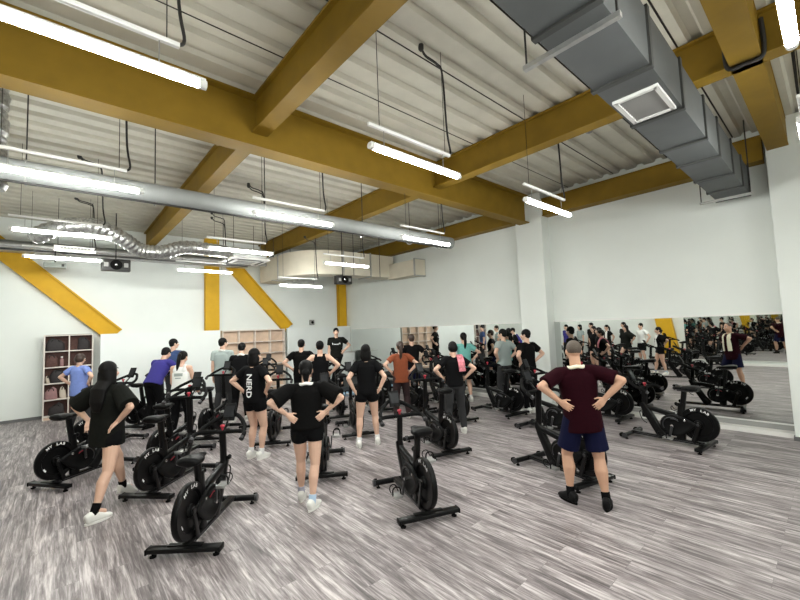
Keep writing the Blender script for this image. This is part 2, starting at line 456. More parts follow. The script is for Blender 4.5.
# ------------------------------------------------------------------ trainer's stage
t = thing('stage', 'low dark stage with a pale blue front edge under the trainer', 'stage', (6.9, 10.75, 0))
bm = B(); box(bm, (0, 0, .09), (2.5, 2.1, .17)); obj('platform', bm, 'stage', t, 0)
bm = B(); box(bm, (0, -1.22, .03), (2.5, .34, .06), bev=.01); obj('front_step', bm, 'matblue', t, 0)
bm = B(); box(bm, (0, 0, .182), (2.46, 2.06, .014)); obj('carpet_top', bm, 'stage', t, 0)
t = thing('cabinet', 'low white cabinet in the far right corner beside the stage', 'cabinet', (7.95, 12.2, 0))
bm = B(); box(bm, (0, 0, .52), (.6, .5, 1.0), bev=.006); obj('carcass', bm, 'panel', t)
bm = B(); box(bm, (0, 0, 1.035), (.64, .54, .03), bev=.004); obj('top', bm, 'whiteplastic', t)
bm = B(); box(bm, (0, -.262, .52), (.54, .02, .9), bev=.004); d_ = obj('door', bm, 'panel', t)
bm = B(); cyl(bm, (.2, -.29, .6), (.2, -.29, .75), .008, n=8); obj('handle', bm, 'steel', d_)

# ------------------------------------------------------------------ lamps
LG = 'hanging tube lamps'
def lamp_mesh():
    t = thing('tube_lamp', 'x', 'lamp', (0, 0, 0), 0, LG)
    bm = B()
    R = []
    for x in (-.58, .58): R.append([bm.verts.new((x, .030*math.cos(a), .030*math.sin(a))) for a in [PI*.17 - PI*1.34*k/16 for k in range(17)]])
    skin_rings(bm, R); obj('glass_tube', bm, 'tube', t)
    for s in (-1, 1):
        bm = B(); tube(bm, [(s*.575, 0, .0), (s*.625, 0, 0)], .030, 14); obj('end_cap', bm, 'whiteplastic', t)
    bm = B(); box(bm, (0, 0, .020), (1.24, .052, .030), bev=.004); obj('batten', bm, 'lampwhite', t)
    bm = B(); box(bm, (-.08, 0, .20), (1.10, .03, .03), bev=.003); obj('hanging_rail', bm, 'lampwhite', t)
    for x in (-.45, .36):
        bm = B(); tube(bm, [(x, 0, .05), (x, 0, .19)], .004, 5); obj('link', bm, 'steel', t)
    return t
lamp0 = lamp_mesh()
rows = {0: 'foremost', 1: 'second', 2: 'third', 3: 'fourth', 4: 'fifth'}
LAMPS = [
 (.07, 2.62, 3.52, 'bright tube lamp at the top left corner, nearest of the left line'),
 (2.68, 2.66, 3.53, 'tube lamp in front of the deep yellow beam at the ceiling centre'),
 (5.0, 2.50, 3.44, 'tube lamp hanging in front of the white column'),
 (.06, 5.05, 3.52, 'tube lamp on the left hanging just in front of the pale pipe'),
 (2.55, 5.08, 3.51, 'tube lamp against the middle of the pale pipe'),
 (4.95, 4.80, 3.42, 'tube lamp at the right end of the pale pipe'),
 (.04, 7.9, 3.55, 'tube lamp beside the upper end of the silver hose at left'),
 (2.62, 7.5, 3.47, 'tube lamp below the right end of the silver hose'),
 (5.0, 7.45, 3.38, 'tube lamp in front of the beige duct'),
 (.06, 10.35, 3.55, 'far left tube lamp above the diagonal brace, left of the black speaker'),
 (2.60, 9.9, 3.40, 'far tube lamp above the yellow post on the back wall'),
 (4.75, 9.25, 3.065, 'lowest tube lamp, under the beige duct'),
 (2.66, .06, 3.50, 'tube lamp cut off at the top right corner'),
 (5.24, .08, 3.50, 'tube lamp at the right edge above the nearest white column'),
 (.07, -2.4, 3.5, 'unseen tube lamp behind the camera on the left, added for brightness'), (2.66, -2.4, 3.5, 'unseen tube lamp behind the camera in the middle, added for brightness'),  # unseen row carrying on the lamp grid, added for the room's brightness
 (5.24, -2.4, 3.5, 'unseen tube lamp behind the camera on the right, added for brightness'), (.07, .06, 3.5, 'tube lamp above the camera'),
]
first = True
for (x, y, z, lab) in LAMPS:
    o = lamp0 if first else copy_tree(lamp0); first = False
    o.location = (x, y, z); o['label'] = lab
    top = ZC+.01 - z
    for wx in (-.5, .40):
        bm = B(); tube(bm, [(wx, 0, .2), (wx, 0, top)], .0035, 6); obj('suspension_wire', bm, 'wire', o)
    bm = B()
    p = smoothpath([(.455, 0, .20), (.50, .01, .26), (.47, .02, .5), (.45, .03, top-.22), (.38, .04, top-.12), (.22, .06, top-.08), (.16, .06, top)], 5)
    tube(bm, p, .011, 8); obj('power_cable', bm, 'wire', o)
    bm = B(); lathe(bm, (.16, .06, top), (0, 0, -1), [(.03, -.005), (.03, .03), (.018, .05)], 12); obj('ceiling_gland', bm, 'wire', o)

# ------------------------------------------------------------------ ducts and pipes
def grey_duct():
    t = thing('air_duct', 'large grey rectangular air duct running under the ceiling to the right wall', 'duct', (0, 0, 0))
    y0, y1, z0, z1 = .79, 1.20, 3.79, 4.24
    ym, zm = (y0+y1)/2, (z0+z1)/2
    bm = B(); box(bm, ((XL+8.35)/2, ym, zm), (8.35-XL, y1-y0, z1-z0)); obj('duct_body', bm, 'duct', t, 0)
    for x in (-.6, .9, 2.36, 3.30, 4.22, 5.15, 5.85, 6.75, 7.55, 8.22):
        bm = B()
        for (cy, cz, sy, sz) in ((ym, z0-.012, y1-y0+.03, .02), (ym, z1+.008, y1-y0+.03, .02), (y0-.008, zm, .02, z1-z0+.03), (y1+.008, zm, .02, z1-z0+.03)):
            box(bm, (x, cy, cz), (.05, sy, sz))
        obj('flange', bm, 'ductdark', t, 0)
    for x in (2.52, 7.95):
        bm = B(); box(bm, (x, ym+.06, z0-.05), (.04, y1-y0+.24, .035))
        obj('hanger_rail', bm, 'steel', t, 0)
        for yy in (y0-.04, y1+.16):
            bm = B(); tube(bm, [(x, yy, z0-.05), (x, yy, ZC+.05)], .008, 6); obj('hanger_rod', bm, 'wire', t)
    bm = B()
    xa, xb, ya, yb = 3.62, 4.12, .84, 1.15
    for (c, s) in ((((xa+xb)/2, ya, z0-.012), (xb-xa+.04, .035, .03)), (((xa+xb)/2, yb, z0-.012), (xb-xa+.04, .035, .03)),
                   ((xa, (ya+yb)/2, z0-.012), (.035, yb-ya, .03)), ((xb, (ya+yb)/2, z0-.012), (.035, yb-ya, .03))): box(bm, c, s)
    vf = obj('vent_frame', bm, 'whiteplastic', t, 0)
    bm = B()
    for k in range(11):
        x = xa+.03+(xb-xa-.06)*k/10
        box(bm, (x, (ya+yb)/2, z0-.006), (.026, yb-ya-.02, .006), Matrix.Rotation(.6, 3, 'Y'))
    obj('louvres', bm, 'vent', vf, 0)
grey_duct()
# strap on the box beam
bm = B(); x = 5.05
tube(bm, smoothpath([(x, .28, 4.75), (x, .275, 4.5), (x, .30, 4.37), (x, .42, 4.365), (x, .54, 4.37), (x, .565, 4.5), (x, .56, 4.75)], 4), .02, 8)
tag(obj('cable_loop', bm, 'wire'), 'black cable looped around the yellow box beam at top right', 'cable')
# pale pipe
t = thing('insulated_pipe', 'long pale round pipe crossing the room below the deep yellow beam', 'pipe', (0, 0, 0))
bm = B(); tube(bm, [(XL, 5.72, 3.72), (6.55, 5.62, 3.72)], .125, 24); obj('pipe_wrap', bm, 'pipe', t)
bm = B(); tube(bm, [(XL, 5.62, 3.57), (6.3, 5.52, 3.57)], .014, 8); obj('edge_cable', bm, 'wire', t)
for x in (-.3, .9, 2.35, 4.2, 5.4, 6.3):
    bm = B(); tube(bm, [(x, 5.72+.13*math.cos(a), 3.72+.132*math.sin(a)) for a in [2*PI*i/20 for i in range(20)]], .012, 6, True); obj('clamp', bm, 'steel', t)
    bm = B(); tube(bm, [(x, 5.72, 3.84), (x, 5.72, ZC+.05)], .007, 6); obj('hanger_rod', bm, 'wire', t)
# silver flexible hose
pts = smoothpath([(-.35, 9.2, 3.72), (.0, 8.85, 3.86), (.45, 8.75, 3.92), (.85, 8.85, 3.78), (1.18, 9.0, 3.60), (1.55, 9.0, 3.60), (1.95, 9.0, 3.74), (2.5, 9.1, 3.76), (2.95, 9.55, 3.84)], 9)
rs = [.135+(.012 if i % 2 else -.006) for i in range(len(pts))]
bm = B(); tube(bm, pts, rs, 18)
tag(obj('flexible_hose', bm, 'silver', None, 30), 'silver crinkled flexible air hose snaking below the ceiling at left', 'hose')
pts = [(-.60+.01*math.sin(k), 6.05, 3.6+.05*k) for k in range(26)]
bm = B(); tube(bm, pts, [.13+(.01 if i % 2 else -.006) for i in range(26)], 18)
tag(obj('flexible_hose', bm, 'silver', None, 30), 'short upright silver hose at the left edge above the pale pipe', 'hose')
# ceiling cassette
t = thing('air_conditioner', 'square white ceiling air conditioner hanging by the end of the silver hose', 'air conditioner', (3.62, 10.2, 3.76))
bm = B(); box(bm, (0, 0, .14), (.86, .86, .26), bev=.01); obj('housing', bm, 'steel', t)
bm = B(); box(bm, (0, 0, 0), (1.0, 1.0, .04), bev=.015); pn = obj('face_panel', bm, 'whiteplastic', t)
bm = B()
for k in range(9): box(bm, (0, -.2+.05*k, -.024), (.46, .02, .012))
obj('intake_grille', bm, 'vent', pn, 0)
for a in range(4):
    bm = B(); R = Matrix.Rotation(a*PI/2, 3, 'Z'); box(bm, R @ V((0, .38, -.022)), (.6, .06, .012), R); obj('air_slot', bm, 'speaker', pn, 0)
for sx in (-1, 1):
    for sy in (-1, 1):
        bm = B(); tube(bm, [(sx*.4, sy*.4, .25), (sx*.4, sy*.4, 1.12)], .006, 6); obj('hanger_rod', bm, 'wire', t)
# slotted vent
t = thing('slot_vent', 'small white slotted vent panel under the silver hose at left', 'vent', (.23, 10.62, 3.80))
bm = B(); box(bm, (0, 0, 0), (.68, .14, .11), bev=.008); fr = obj('frame', bm, 'whiteplastic', t)
bm = B()
for k in range(9): box(bm, (-.22+.055*k, -.072, 0), (.034, .008, .03))
obj('slots', bm, 'speaker', fr, 0)
for s in (-.28, .28):
    bm = B(); tube(bm, [(s, 0, .05), (s, 0, 1.07)], .006, 6); obj('hanger_rod', bm, 'wire', t)
# beige duct
def beige():
    t = thing('air_duct', 'beige bent air duct in the far right corner under the ceiling', 'duct', (0, 0, 0))
    z0, z1 = 3.51, 4.21; w = .62
    path = [V((5.30, 12.62, 0)), V((5.30, 11.0, 0))]
    c = V((6.25, 11.0, 0)); r = .95
    for k in range(1, 9):
        a = PI + PI/2*k/8; path.append(c + V((r*math.cos(a), r*1.0*math.sin(a)*1.15, 0)))
    path += [V((7.5, 9.9, 0)), V((8.25, 9.9, 0))]
    bm = B(); R = []
    for i, p in enumerate(path):
        tn = (path[min(i+1, len(path)-1)]-path[max(i-1, 0)]).normalized(); s = V((-tn.y, tn.x, 0))
        R.append([bm.verts.new(p+s*w/2+V((0, 0, z0))), bm.verts.new(p-s*w/2+V((0, 0, z0))), bm.verts.new(p-s*w/2+V((0, 0, z1))), bm.verts.new(p+s*w/2+V((0, 0, z1)))])
    skin_rings(bm, R); obj('duct_body', bm, 'beige', t, 30)
    bm = B(); box(bm, (8.27, 9.0, 3.69), (.42, 1.3, .48)); obj('wall_branch', bm, 'beige', t, 0)
    for (c, s) in (((5.30, 11.2, 3.86), (.68, .04, .76)), ((7.3, 9.9, 3.86), (.04, .68, .76)), ((6.3, 9.9, 3.86), (.03, .66, .74)), ((8.27, 8.38, 3.69), (.48, .05, .54))):
        bm = B(); box(bm, c, s); obj('flange', bm, 'steel', t, 0)
    for (x, y) in ((5.02, 11.6), (5.58, 11.6), (6.6, 9.5), (7.6, 9.5)):
        bm = B(); tube(bm, [(x, y, 3.49), (x, y, ZC+.05)], .009, 6); obj('hanger_rod', bm, 'wire', t)
    bm = B(); box(bm, (5.3, 11.6, 3.49), (.72, .04, .03)); obj('hanger_rail', bm, 'steel', t, 0)
beige()
# services along the back wall
for (y, z, r, m, lab) in ((11.9, 4.02, .055, 'steel', 'grey pipe along the back nearest to the tube lamps'),
                          (12.25, 4.12, .075, 'pipe', 'pale thick pipe along the top of the back wall')):
    bm = B(); tube(bm, [(XL, y, z), (4.9, y, z)], r, 14); tag(obj('service_pipe', bm, m), lab, 'pipe', 'service pipes along the back')
bm = B(); box(bm, (1.4, 12.53, 4.0), (6.2, .3, .05)); box(bm, (1.4, 12.39, 4.04), (6.2, .02, .1)); box(bm, (1.4, 12.67, 4.04), (6.2, .02, .1))
tag(obj('cable_tray', bm, 'steel', None, 0), 'grey metal cable tray along the top of the back wall', 'tray')

def speaker(loc, w, h, label, lens=True):
    t = thing('speaker', label, 'speaker', loc, 0, 'black wall speakers')
    bm = B(); box(bm, (0, 0, 0), (w, .2, h), bev=.015); obj('cabinet', bm, 'speaker', t)
    bm = B(); lathe(bm, (0, -.1, 0), (0, -1, 0), [(h*.42, -.01), (h*.42, .012), (h*.34, .012), (h*.15, -.0), (.001, .005)], 28); c_ = obj('woofer', bm, 'rubber', t)
    bm = B(); lathe(bm, (0, -.1, 0), (0, -1, 0), [(h*.1, 0), (h*.1, .012), (h*.04, .022)], 16); obj('dust_cap', bm, 'chrome', c_)
    for s in (-1, 1):
        bm = B(); box(bm, (s*w*.34, -.102, 0), (w*.15, .012, h*.36), bev=.004); obj('tweeter', bm, 'vent', t)
    bm = B(); tube(bm, [(0, .02, h/2), (0, .02, ZC-loc[2]+.05)], .012, 8); obj('bracket', bm, 'wire', t)
speaker((.98, 11.2, 3.60), .56, .28, 'wide black speaker hung at left above the white panel')
speaker((5.98, 9.15, 3.27), .48, .24, 'small black speaker hung under the beige duct')
t = thing('projector', 'grey green box hung behind the far left tube lamp', 'box', (-.10, 12.08, 3.64))
bm = B(); box(bm, (0, 0, 0), (.40, .2, .13), bev=.02); obj('housing', bm, 'greenbox', t)
bm = B(); box(bm, (.14, -.1, 0), (.05, .02, .06), bev=.004); obj('sensor', bm, 'speaker', t)
bm = B(); tube(bm, [(0, 0, .06), (0, 0, .36)], .012, 8); obj('bracket', bm, 'wire', t)
t = thing('smoke_detector', 'small round detector on the ceiling beside the grey duct', 'detector', (6.17, 2.36, ZC-.02))
bm = B(); lathe(bm, (0, 0, .02), (0, 0, -1), [(.05, 0), (.06, .02), (.045, .045)], 18); obj('base', bm, 'vent', t)
bm = B(); lathe(bm, (0, 0, -.025), (0, 0, -1), [(.02, 0), (.015, .012)], 12); obj('sensor', bm, 'vent', t)

# ------------------------------------------------------------------ spin bikes
BG = 'black spin bikes'
FY = .065
def make_bike():
    t = thing('spin_bike', 'x', 'exercise bike', (0, 0, 0), 0, BG)
    K = 'blackmetal'
    # rear stabiliser at the origin, forward +Y
    bm = B(); box(bm, (0, 0, .062), (.62, .085, .040), bev=.010); box(bm, (0, .02, .086), (.30, .05, .012), bev=.004)
    rs = obj('rear_stabilizer', bm, K, t)
    for s in (-1, 1):
        bm = B(); lathe(bm, (s*.27, 0, 0), (0, 0, 1), [(.026, 0), (.028, .012), (.012, .018), (.012, .05)], 14); obj('levelling_foot', bm, 'rubber', rs)
        bm = B(); box(bm, (s*.312, 0, .060), (.02, .092, .048), bev=.008); obj('end_cap', bm, 'blackplastic', rs)
    bm = B(); tube(bm, [(-.26, 0.98, .060), (.26, 0.98, .060)], .032, 16); fs = obj('front_stabilizer', bm, K, t)
    for s in (-1, 1):
        bm = B(); lathe(bm, (s*.235, 1.035, .055), (s, 0, 0), [(.02, -.018), (.034, -.016), (.034, .016), (.02, .018)], 18); obj('transport_wheel', bm, 'rubber', fs)
        bm = B(); tube(bm, [(s*.255, 0.98, .060), (s*.28, 0.98, .060)], .037, 16); obj('end_cap', bm, 'greymetal', fs)
        bm = B(); lathe(bm, (s*.22, 0.97, 0), (0, 0, 1), [(.022, 0), (.024, .01), (.01, .016), (.01, .04)], 12); obj('levelling_foot', bm, 'rubber', fs)
    # base rail and frame
    bm = B(); box(bm, (0, .49, .075), (.07, .96, .045), bev=.008); obj('base_rail', bm, K, t)
    bm = B(); box(bm, (.037, .51, .075), (.004, .86, .012)); box(bm, (-.037, .51, .075), (.004, .86, .012)); obj('rail_stripe', bm, 'greymetal', t)
    bm = B()
    loft(bm, [((0, .80, .56), .038, .042), ((0, .74, .44), .040, .060), ((0, .62, .22), .040, .062), ((0, .53, .085), .042, .075)], (1, 0, 0), 16, 3.5)
    loft(bm, [((0, .745, .50), .030, .034), ((0, .50, .455), .030, .040), ((0, .27, .40), .032, .05)], (1, 0, 0), 16, 3.5)
    loft(bm, [((0, .30, .09), .034, .06), ((0, .29, .28), .034, .055), ((0, .262, .62), .030, .040)], (1, 0, 0), 16, 3.5)
    for s in (-1, 1):
        loft(bm, [((s*.052, .30, .36), .008, .035), ((s*.052, .16, .35), .008, .034), ((s*.052, .03, .345), .008, .030)], (1, 0, 0), 12, 3)
        loft(bm, [((s*.052, .05, .36), .008, .028), ((s*.052, .09, .22), .008, .026), ((s*.045, .14, .085), .010, .030)], (1, 0, 0), 12, 3)
    obj('frame', bm, K, t)
    # flywheel
    bm = B(); c = (0, FY, .345)
    lathe(bm, c, (1, 0, 0), [(.03, -.040), (.055, -.030), (.06, -.012), (.165, -.010), (.178, -.028), (.232, -.028), (.238, -.018), (.238, .018), (.232, .028), (.178, .028), (.165, .010), (.06, .012), (.055, .030), (.03, .040)], 56)
    fw = obj('flywheel', bm, 'flywheel', t)
    for s in (-1, 1):
        bm = B(); lathe(bm, (s*.036, FY, .345), (s, 0, 0), [(.034, 0), (.034, .014), (.02, .024), (.008, .026)], 20); obj('hub_cap', bm, 'greymetal', fw)
        # white lettering round the upper rim
        bm = B()
        word = 'MY LAB'; rad = .206
        for i, ch in enumerate(word):
            if ch == ' ': continue
            tb = text_bm(ch, .046)
            a0 = math.radians(23 - i*11 + (10 if s > 0 else -4))
            # letters read left to right seen from each side
            for v in tb.verts:
                x, y = v.co.x*1.15, v.co.y
                ca, sa = math.cos(a0), math.sin(a0)
                u = -sa*(rad+y) + ca*x; w = ca*(rad+y) + sa*x
                v.co = V((s*.0292, FY + s*u, .345 + w))
            me = bpy.data.meshes.new('t'); tb.to_mesh(me); tb.free(); bm.from_mesh(me); bpy.data.meshes.remove(me)
        # a second small mark lower on the disc
        for (ua, ub) in ((205, 222),):
            rr = [.15, .172]
            q = [(.1*0+r_*math.cos(math.radians(a)), r_*math.sin(math.radians(a))) for a in (ua, ub) for r_ in rr]
            vs = [bm.verts.new((s*.0125, FY + s*x, .345 + z)) for x, z in (q[0], q[1], q[3], q[2])]
            bm.faces.new(vs)
        obj('rim_lettering', bm, 'white', fw, 0)
    # drive guards
    for s in (-1, 1):
        bm = B(); R = []
        for (dx, sc_) in ((0, 1.0), (.022, 1.0), (.032, .93), (.034, .78), (.030, .74)):
            vs = []
            for i in range(36):
                a = 2*PI*i/36; ca, sa = math.cos(a), math.sin(a)
                ry = .17 if ca > 0 else .29
                rz = .155 * (1 if ca > 0 else (1 - .55*ca*ca))
                vs.append(bm.verts.new((s*(.044+dx), .37 + ca*ry*sc_, .29 + sa*rz*sc_ + (.05*ca*ca*(-1 if ca > 0 else 1)*sc_*(.0 if ca > 0 else 1)))))
            R.append(vs)
        skin_rings(bm, R); g = obj('drive_guard', bm, 'blackplastic', t)
        bm = B(); tube(bm, [(s*.079, .375+.125*math.cos(a), .29+.115*math.sin(a)) for a in [-.5+.16*k for k in range(18)]], .0065, 6)
        obj('guard_ring', bm, 'greymetal', g)
        bm = B(); tube(bm, [(s*.079, .36+.095*math.cos(a), .30+.085*math.sin(a)) for a in [1.2+.14*k for k in range(9)]], .006, 6)
        obj('guard_accent', bm, 'red' if s > 0 else 'greymetal', g)
        bm = B(); lathe(bm, (s*.074, .215, .385), (s, 0, 0), [(.014, 0), (.014, .010), (.006, .014)], 14); obj('bolt_cap', bm, 'chrome', g)
    # cranks and pedals
    bm = B(); tube(bm, [(-.11, .37, .29), (.11, .37, .29)], .018, 14); obj('crank_axle', bm, 'chrome', t)
    for s, ang in ((-1, math.radians(-78)), (1, math.radians(102))):
        e = V((s*.118, .37+.17*math.cos(ang), .29+.17*math.sin(ang)))
        bm = B(); loft(bm, [((s*.10, .37, .29), .010, .020), ((s*.112, (.37+e.y)/2, (.29+e.z)/2), .009, .017), (e, .009, .015)], (1, 0, 0), 12, 3)
        ca = obj('crank_arm', bm, 'greymetal', t)
        bm = B(); box(bm, e+V((s*.065, 0, 0)), (.085, .10, .022), bev=.005)
        for k in (-1, 1): box(bm, e+V((s*.065, k*.052, .0)), (.09, .012, .032), bev=.003)
        obj('pedal', bm, 'steel', ca)
        bm = B(); q = e+V((s*.065, 0, 0))
        tube(bm, smoothpath([q+V((-.04, .04, 0)), q+V((-.042, .11, .02)), q+V((-.03, .125, .055)), q+V((0, .12, .07)), q+V((.03, .125, .055)), q+V((.042, .11, .02)), q+V((.04, .04, 0))], 4), .006, 6)
        tube(bm, smoothpath([q+V((-.045, 0, 0)), q+V((-.04, .01, .06)), q+V((0, .02, .08)), q+V((.04, .01, .06)), q+V((.045, 0, 0))], 4), .008, 6)
        obj('toe_cage', bm, 'blackplastic', ca)
    # seat
    bm = B(); loft(bm, [((0, .268, .50), .028, .034), ((0, .235, .70), .028, .034), ((0, .215, .835), .028, .034)], (1, 0, 0), 14, 3.5)
    for k in range(5): box(bm, (0, .281-.028*0-.0165*(k), .60+.045*k), (.012, .012, .014))
    sp = obj('seat_post', bm, 'blackmetal', t)
    bm = B(); box(bm, (0, .20, .848), (.045, .20, .030), bev=.006); obj('seat_slider', bm, 'greymetal', sp)
    bm = B(); lathe(bm, (0, .285, .60), (0, 1, 0), [(.010, 0), (.010, .03), (.026, .032), (.028, .05), (.02, .062)], 14); obj('seat_knob', bm, 'blackplastic', t)
    bm = B()
    loft(bm, [((0, .030, .880), .080, .026), ((0, .050, .886), .106, .042), ((0, .11, .888), .114, .042), ((0, .17, .886), .094, .038), ((0, .23, .882), .056, .028), ((0, .30, .878), .036, .024), ((0, .345, .872), .026, .016), ((0, .36, .866), .014, .008)], (1, 0, 0), 24, 2.3)
    obj('saddle', fuse(bm, .007, 3), 'blackplastic', t)
    # handlebar
    bm = B(); loft(bm, [((0, .775, .50), .029, .036), ((0, .765, .72), .029, .036), ((0, .745, .955), .030, .036)], (1, 0, 0), 14, 3.5)
    hp = obj('handlebar_post', bm, 'blackmetal', t)
    bm = B(); tube(bm, smoothpath([(.010, .80, .60), (.03, .86, .56), (.03, .83, .45), (.02, .76, .40)], 5), .007, 6); obj('brake_cable', bm, 'wire', hp)
    bm = B(); lathe(bm, (0, .745, .985), (0, 0, 1), [(.010, -.02), (.012, .02), (.024, .03), (.024, .045), (.015, .052)], 14); obj('resistance_knob', bm, 'red', hp)
    bm = B(); lathe(bm, (.02, .775, .58), (1, 0, 0), [(.010, 0), (.010, .025), (.026, .03), (.026, .046), (.018, .055)], 14); obj('post_knob', bm, 'blackplastic', t)
    bm = B()
    tube(bm, smoothpath([(-.258, .60, .925), (-.262, .635, .945), (-.25, .69, .962), (-.18, .735, .965), (0, .745, .962), (.18, .735, .965), (.25, .69, .962), (.262, .635, .945), (.258, .60, .925)], 5), .022, 12)
    tube(bm, smoothpath([(-.235, .71, .968), (-.215, .80, 1.005), (-.14, .90, 1.055), (-.065, .965, 1.09), (0, .98, 1.10), (.065, .965, 1.09), (.14, .90, 1.055), (.215, .80, 1.005), (.235, .71, .968)], 5), .022, 12)
    box(bm, (0, .76, .965), (.10, .11, .03), bev=.008)
    hb = obj('handlebar', bm, 'rubber', t)
    for s in (-1, 1):
        bm = B(); tube(bm, [(s*.257, .590, .918), (s*.261, .618, .936)], .0245, 12); obj('bar_end', bm, 'greymetal', hb)
    bm = B(); box(bm, (0, .93, 1.13), (.13, .018, .19), Matrix.Rotation(-.42, 3, 'X'), bev=.006); cs = obj('console', bm, 'blackplastic', t)
    bm = B(); box(bm, (0, .918, 1.14), (.105, .006, .12), Matrix.Rotation(-.42, 3, 'X')); obj('screen', bm, 'screen', cs)
    bm = B(); tube(bm, [(0, .80, .975), (0, .91, 1.07)], .012, 8); obj('console_arm', bm, 'blackmetal', cs)
    return t
bike0 = make_bike()
ID0 = ('seat_post', 'saddle'); ID1 = ('handlebar_post', 'handlebar', 'console')
def place_bike(i, R, h, label, ds=0., dh=0.):
    o = bike0 if i == 0 else copy_tree(bike0)
    o.location = (R[0], R[1], 0); o.rotation_euler = (0, 0, math.atan2(-h[0], h[1])); o['label'] = label
    for c in o.children:
        n = c.name.split('.')[0]
        if n in ID0: c.location.z = ds
        if n in ID1: c.location.z = dh
        if n == 'crank_arm' or n == 'crank_axle':
            pass
BIKES = [
 ((2.73, 2.78), (.36, .93), 'black spin bike standing alone in the middle foreground', -.05, -.10),
 ((.845, 3.88), (.65, .76), 'nearest black spin bike, in the left foreground', -.12, -.11),
 ((-.06, 6.80), (.82, .57), 'black spin bike at far left, behind the woman in the loose black tee', .0, .0),
 ((.79, 5.44), (.74, .67), 'black spin bike just right of the woman in the loose black tee', .02, .08),
 ((2.52, 4.46), (.55, .83), 'black spin bike directly in front of the woman with hands on her lower back', .0, .02),
 ((4.28, 3.84), (.30, .95), 'black spin bike behind the middle foreground bike, left of the charcoal trousers', .04, .06),
 ((5.86, 4.90), (.25, .97), 'black spin bike in front of the person in charcoal trousers', .0, .02),
 ((3.97, 5.66), (.38, .92), 'black spin bike just ahead of the woman standing astride in black tee and shorts', .0, .02),
 ((2.66, 6.36), (.55, .83), 'black spin bike in front of the woman with white letters on her back', .0, .04),
 ((4.50, 7.05), (.40, .91), 'black spin bike beside the person in the black vest, below the trainer', .02, .0),
 ((1.05, 6.45), (.72, .69), 'black spin bike behind the second bike from the left', .0, .06),
 ((1.95, 7.55), (.66, .75), 'black spin bike in front of the woman in the white sleeveless top', .02, .12),
 ((4.59, 1.98), (.25, .97), 'black spin bike right in front of the man in maroon', -.05, .02),
 ((6.30, 2.92), (.12, .99), 'black spin bike in the row beyond the man in maroon', -.02, .0),
 ((6.95, 4.42), (.13, .99), 'black spin bike left of the white column, beside the man in the black tee', .02, .02),
 ((6.87, 1.37), (.11, .99), 'black spin bike at the right by the mirror, apart from the others', -.04, -.16),
 ((7.86, 2.75), (.05, 1.), 'black spin bike close to the mirror at the elbow of the man in maroon', -.02, .02),
 ((.30, 8.30), (.80, .60), 'black spin bike between the person in pale blue and the rider in purple', .0, .10),
 ((1.15, 9.75), (.80, .60), 'black spin bike that the person in royal purple leans over', .0, .10),
 ((2.95, 7.75), (.55, .83), 'black spin bike in front of the person in the dark jacket', .02, .10),
 ((3.55, 9.15), (.60, .80), 'black spin bike near the open shelf unit', .0, .10),
 ((5.45, 6.9), (.30, .95), 'black spin bike in front of the woman in rust orange', .05, .05),
 ((5.0, 8.3), (.35, .94), 'black spin bike nearest in front of the stage', .0, .04),
 ((6.75, 5.95), (.14, .99), 'black spin bike left of the person in teal', .02, .06),
 ((6.5, 8.0), (.05, 1.), 'black spin bike in front of the person in navy shorts', .0, .05),
 ((7.75, 6.55), (.03, 1.), 'black spin bike by the long mirror in front of the person in teal', .02, .04),
 ((7.75, 8.2), (-.03, 1.), 'black spin bike farthest along the long mirror', .0, .04),
 ((6.02, 6.15), (.2, .98), 'black spin bike between the rust orange tee and the teal tee', .02, .1),
 ((-1.35, 3.95), (.82, .57), 'black spin bike by the opposite wall, seen only as a reflection', .0, .05),
 ((-1.55, 2.9), (.75, .66), 'nearer black spin bike by the opposite wall, seen only as a reflection', .0, .05),
]
for i, (R, h, lab, ds, dh) in enumerate(BIKES): place_bike(i, R, h, lab, ds, dh)

# ------------------------------------------------------------------ people
def ik(a, c, l1, l2, pole):
    d = c-a; L = d.length; mx = (l1+l2)*.995
    if L > mx: c = a + d*(mx/L); d = c-a; L = mx
    d.normalize()
    x = (l1*l1-l2*l2+L*L)/(2*L); y = math.sqrt(max(l1*l1-x*x, 0))
    p = V(pole); p = p - d*p.dot(d)
    if p.length < 1e-4: p = V((0, 1, 0)) - d*d.y
    p.normalize(); return a+d*x+p*y, c
def hand(bm, W, fd, n, th, s, curl=.5, spread=.10):
    """palm + four bent fingers + thumb; fd finger direction, n palm normal, th thumb side"""
    fd = fd.normalized(); l = th - fd*th.dot(fd); l.normalize(); n = n - fd*n.dot(fd) - l*n.dot(l)
    n = n.normalized() if n.length > 1e-4 else fd.cross(l)
    k = W + fd*.085*s
    loft(bm, [(W-fd*.015*s, .024*s, .019*s), (W+fd*.02*s, .032*s, .018*s), (W+fd*.06*s, .040*s, .016*s), (k, .040*s, .013*s), (k+fd*.008*s, .036*s, .010*s)], l, 14, 2.4)
    for i, (o, L) in enumerate(((.030, .070), (.0105, .080), (-.0095, .075), (-.029, .058))):
        b0 = W + fd*.078*s + l*o*s
        d1 = (fd + l*(o/.03)*spread + n*curl*.35).normalized(); d2 = (fd + l*(o/.03)*spread + n*curl*1.1).normalized()
        m1 = b0 + d1*L*.52*s; e = m1 + d2*L*.48*s
        cap(bm, b0, m1, .0090*s, .0083*s, 8); cap(bm, m1, e, .0083*s, .0068*s, 8)
    t0 = W + fd*.022*s + l*.026*s
    t1 = t0 + (fd*.62+l*.75+n*.15).normalized()*.040*s; t2 = t1 + (fd*.88+l*.38+n*.25).normalized()*.032*s
    cap(bm, t0, t1, .0125*s, .0098*s, 8); cap(bm, t1, t2, .0098*s, .0078*s, 8)

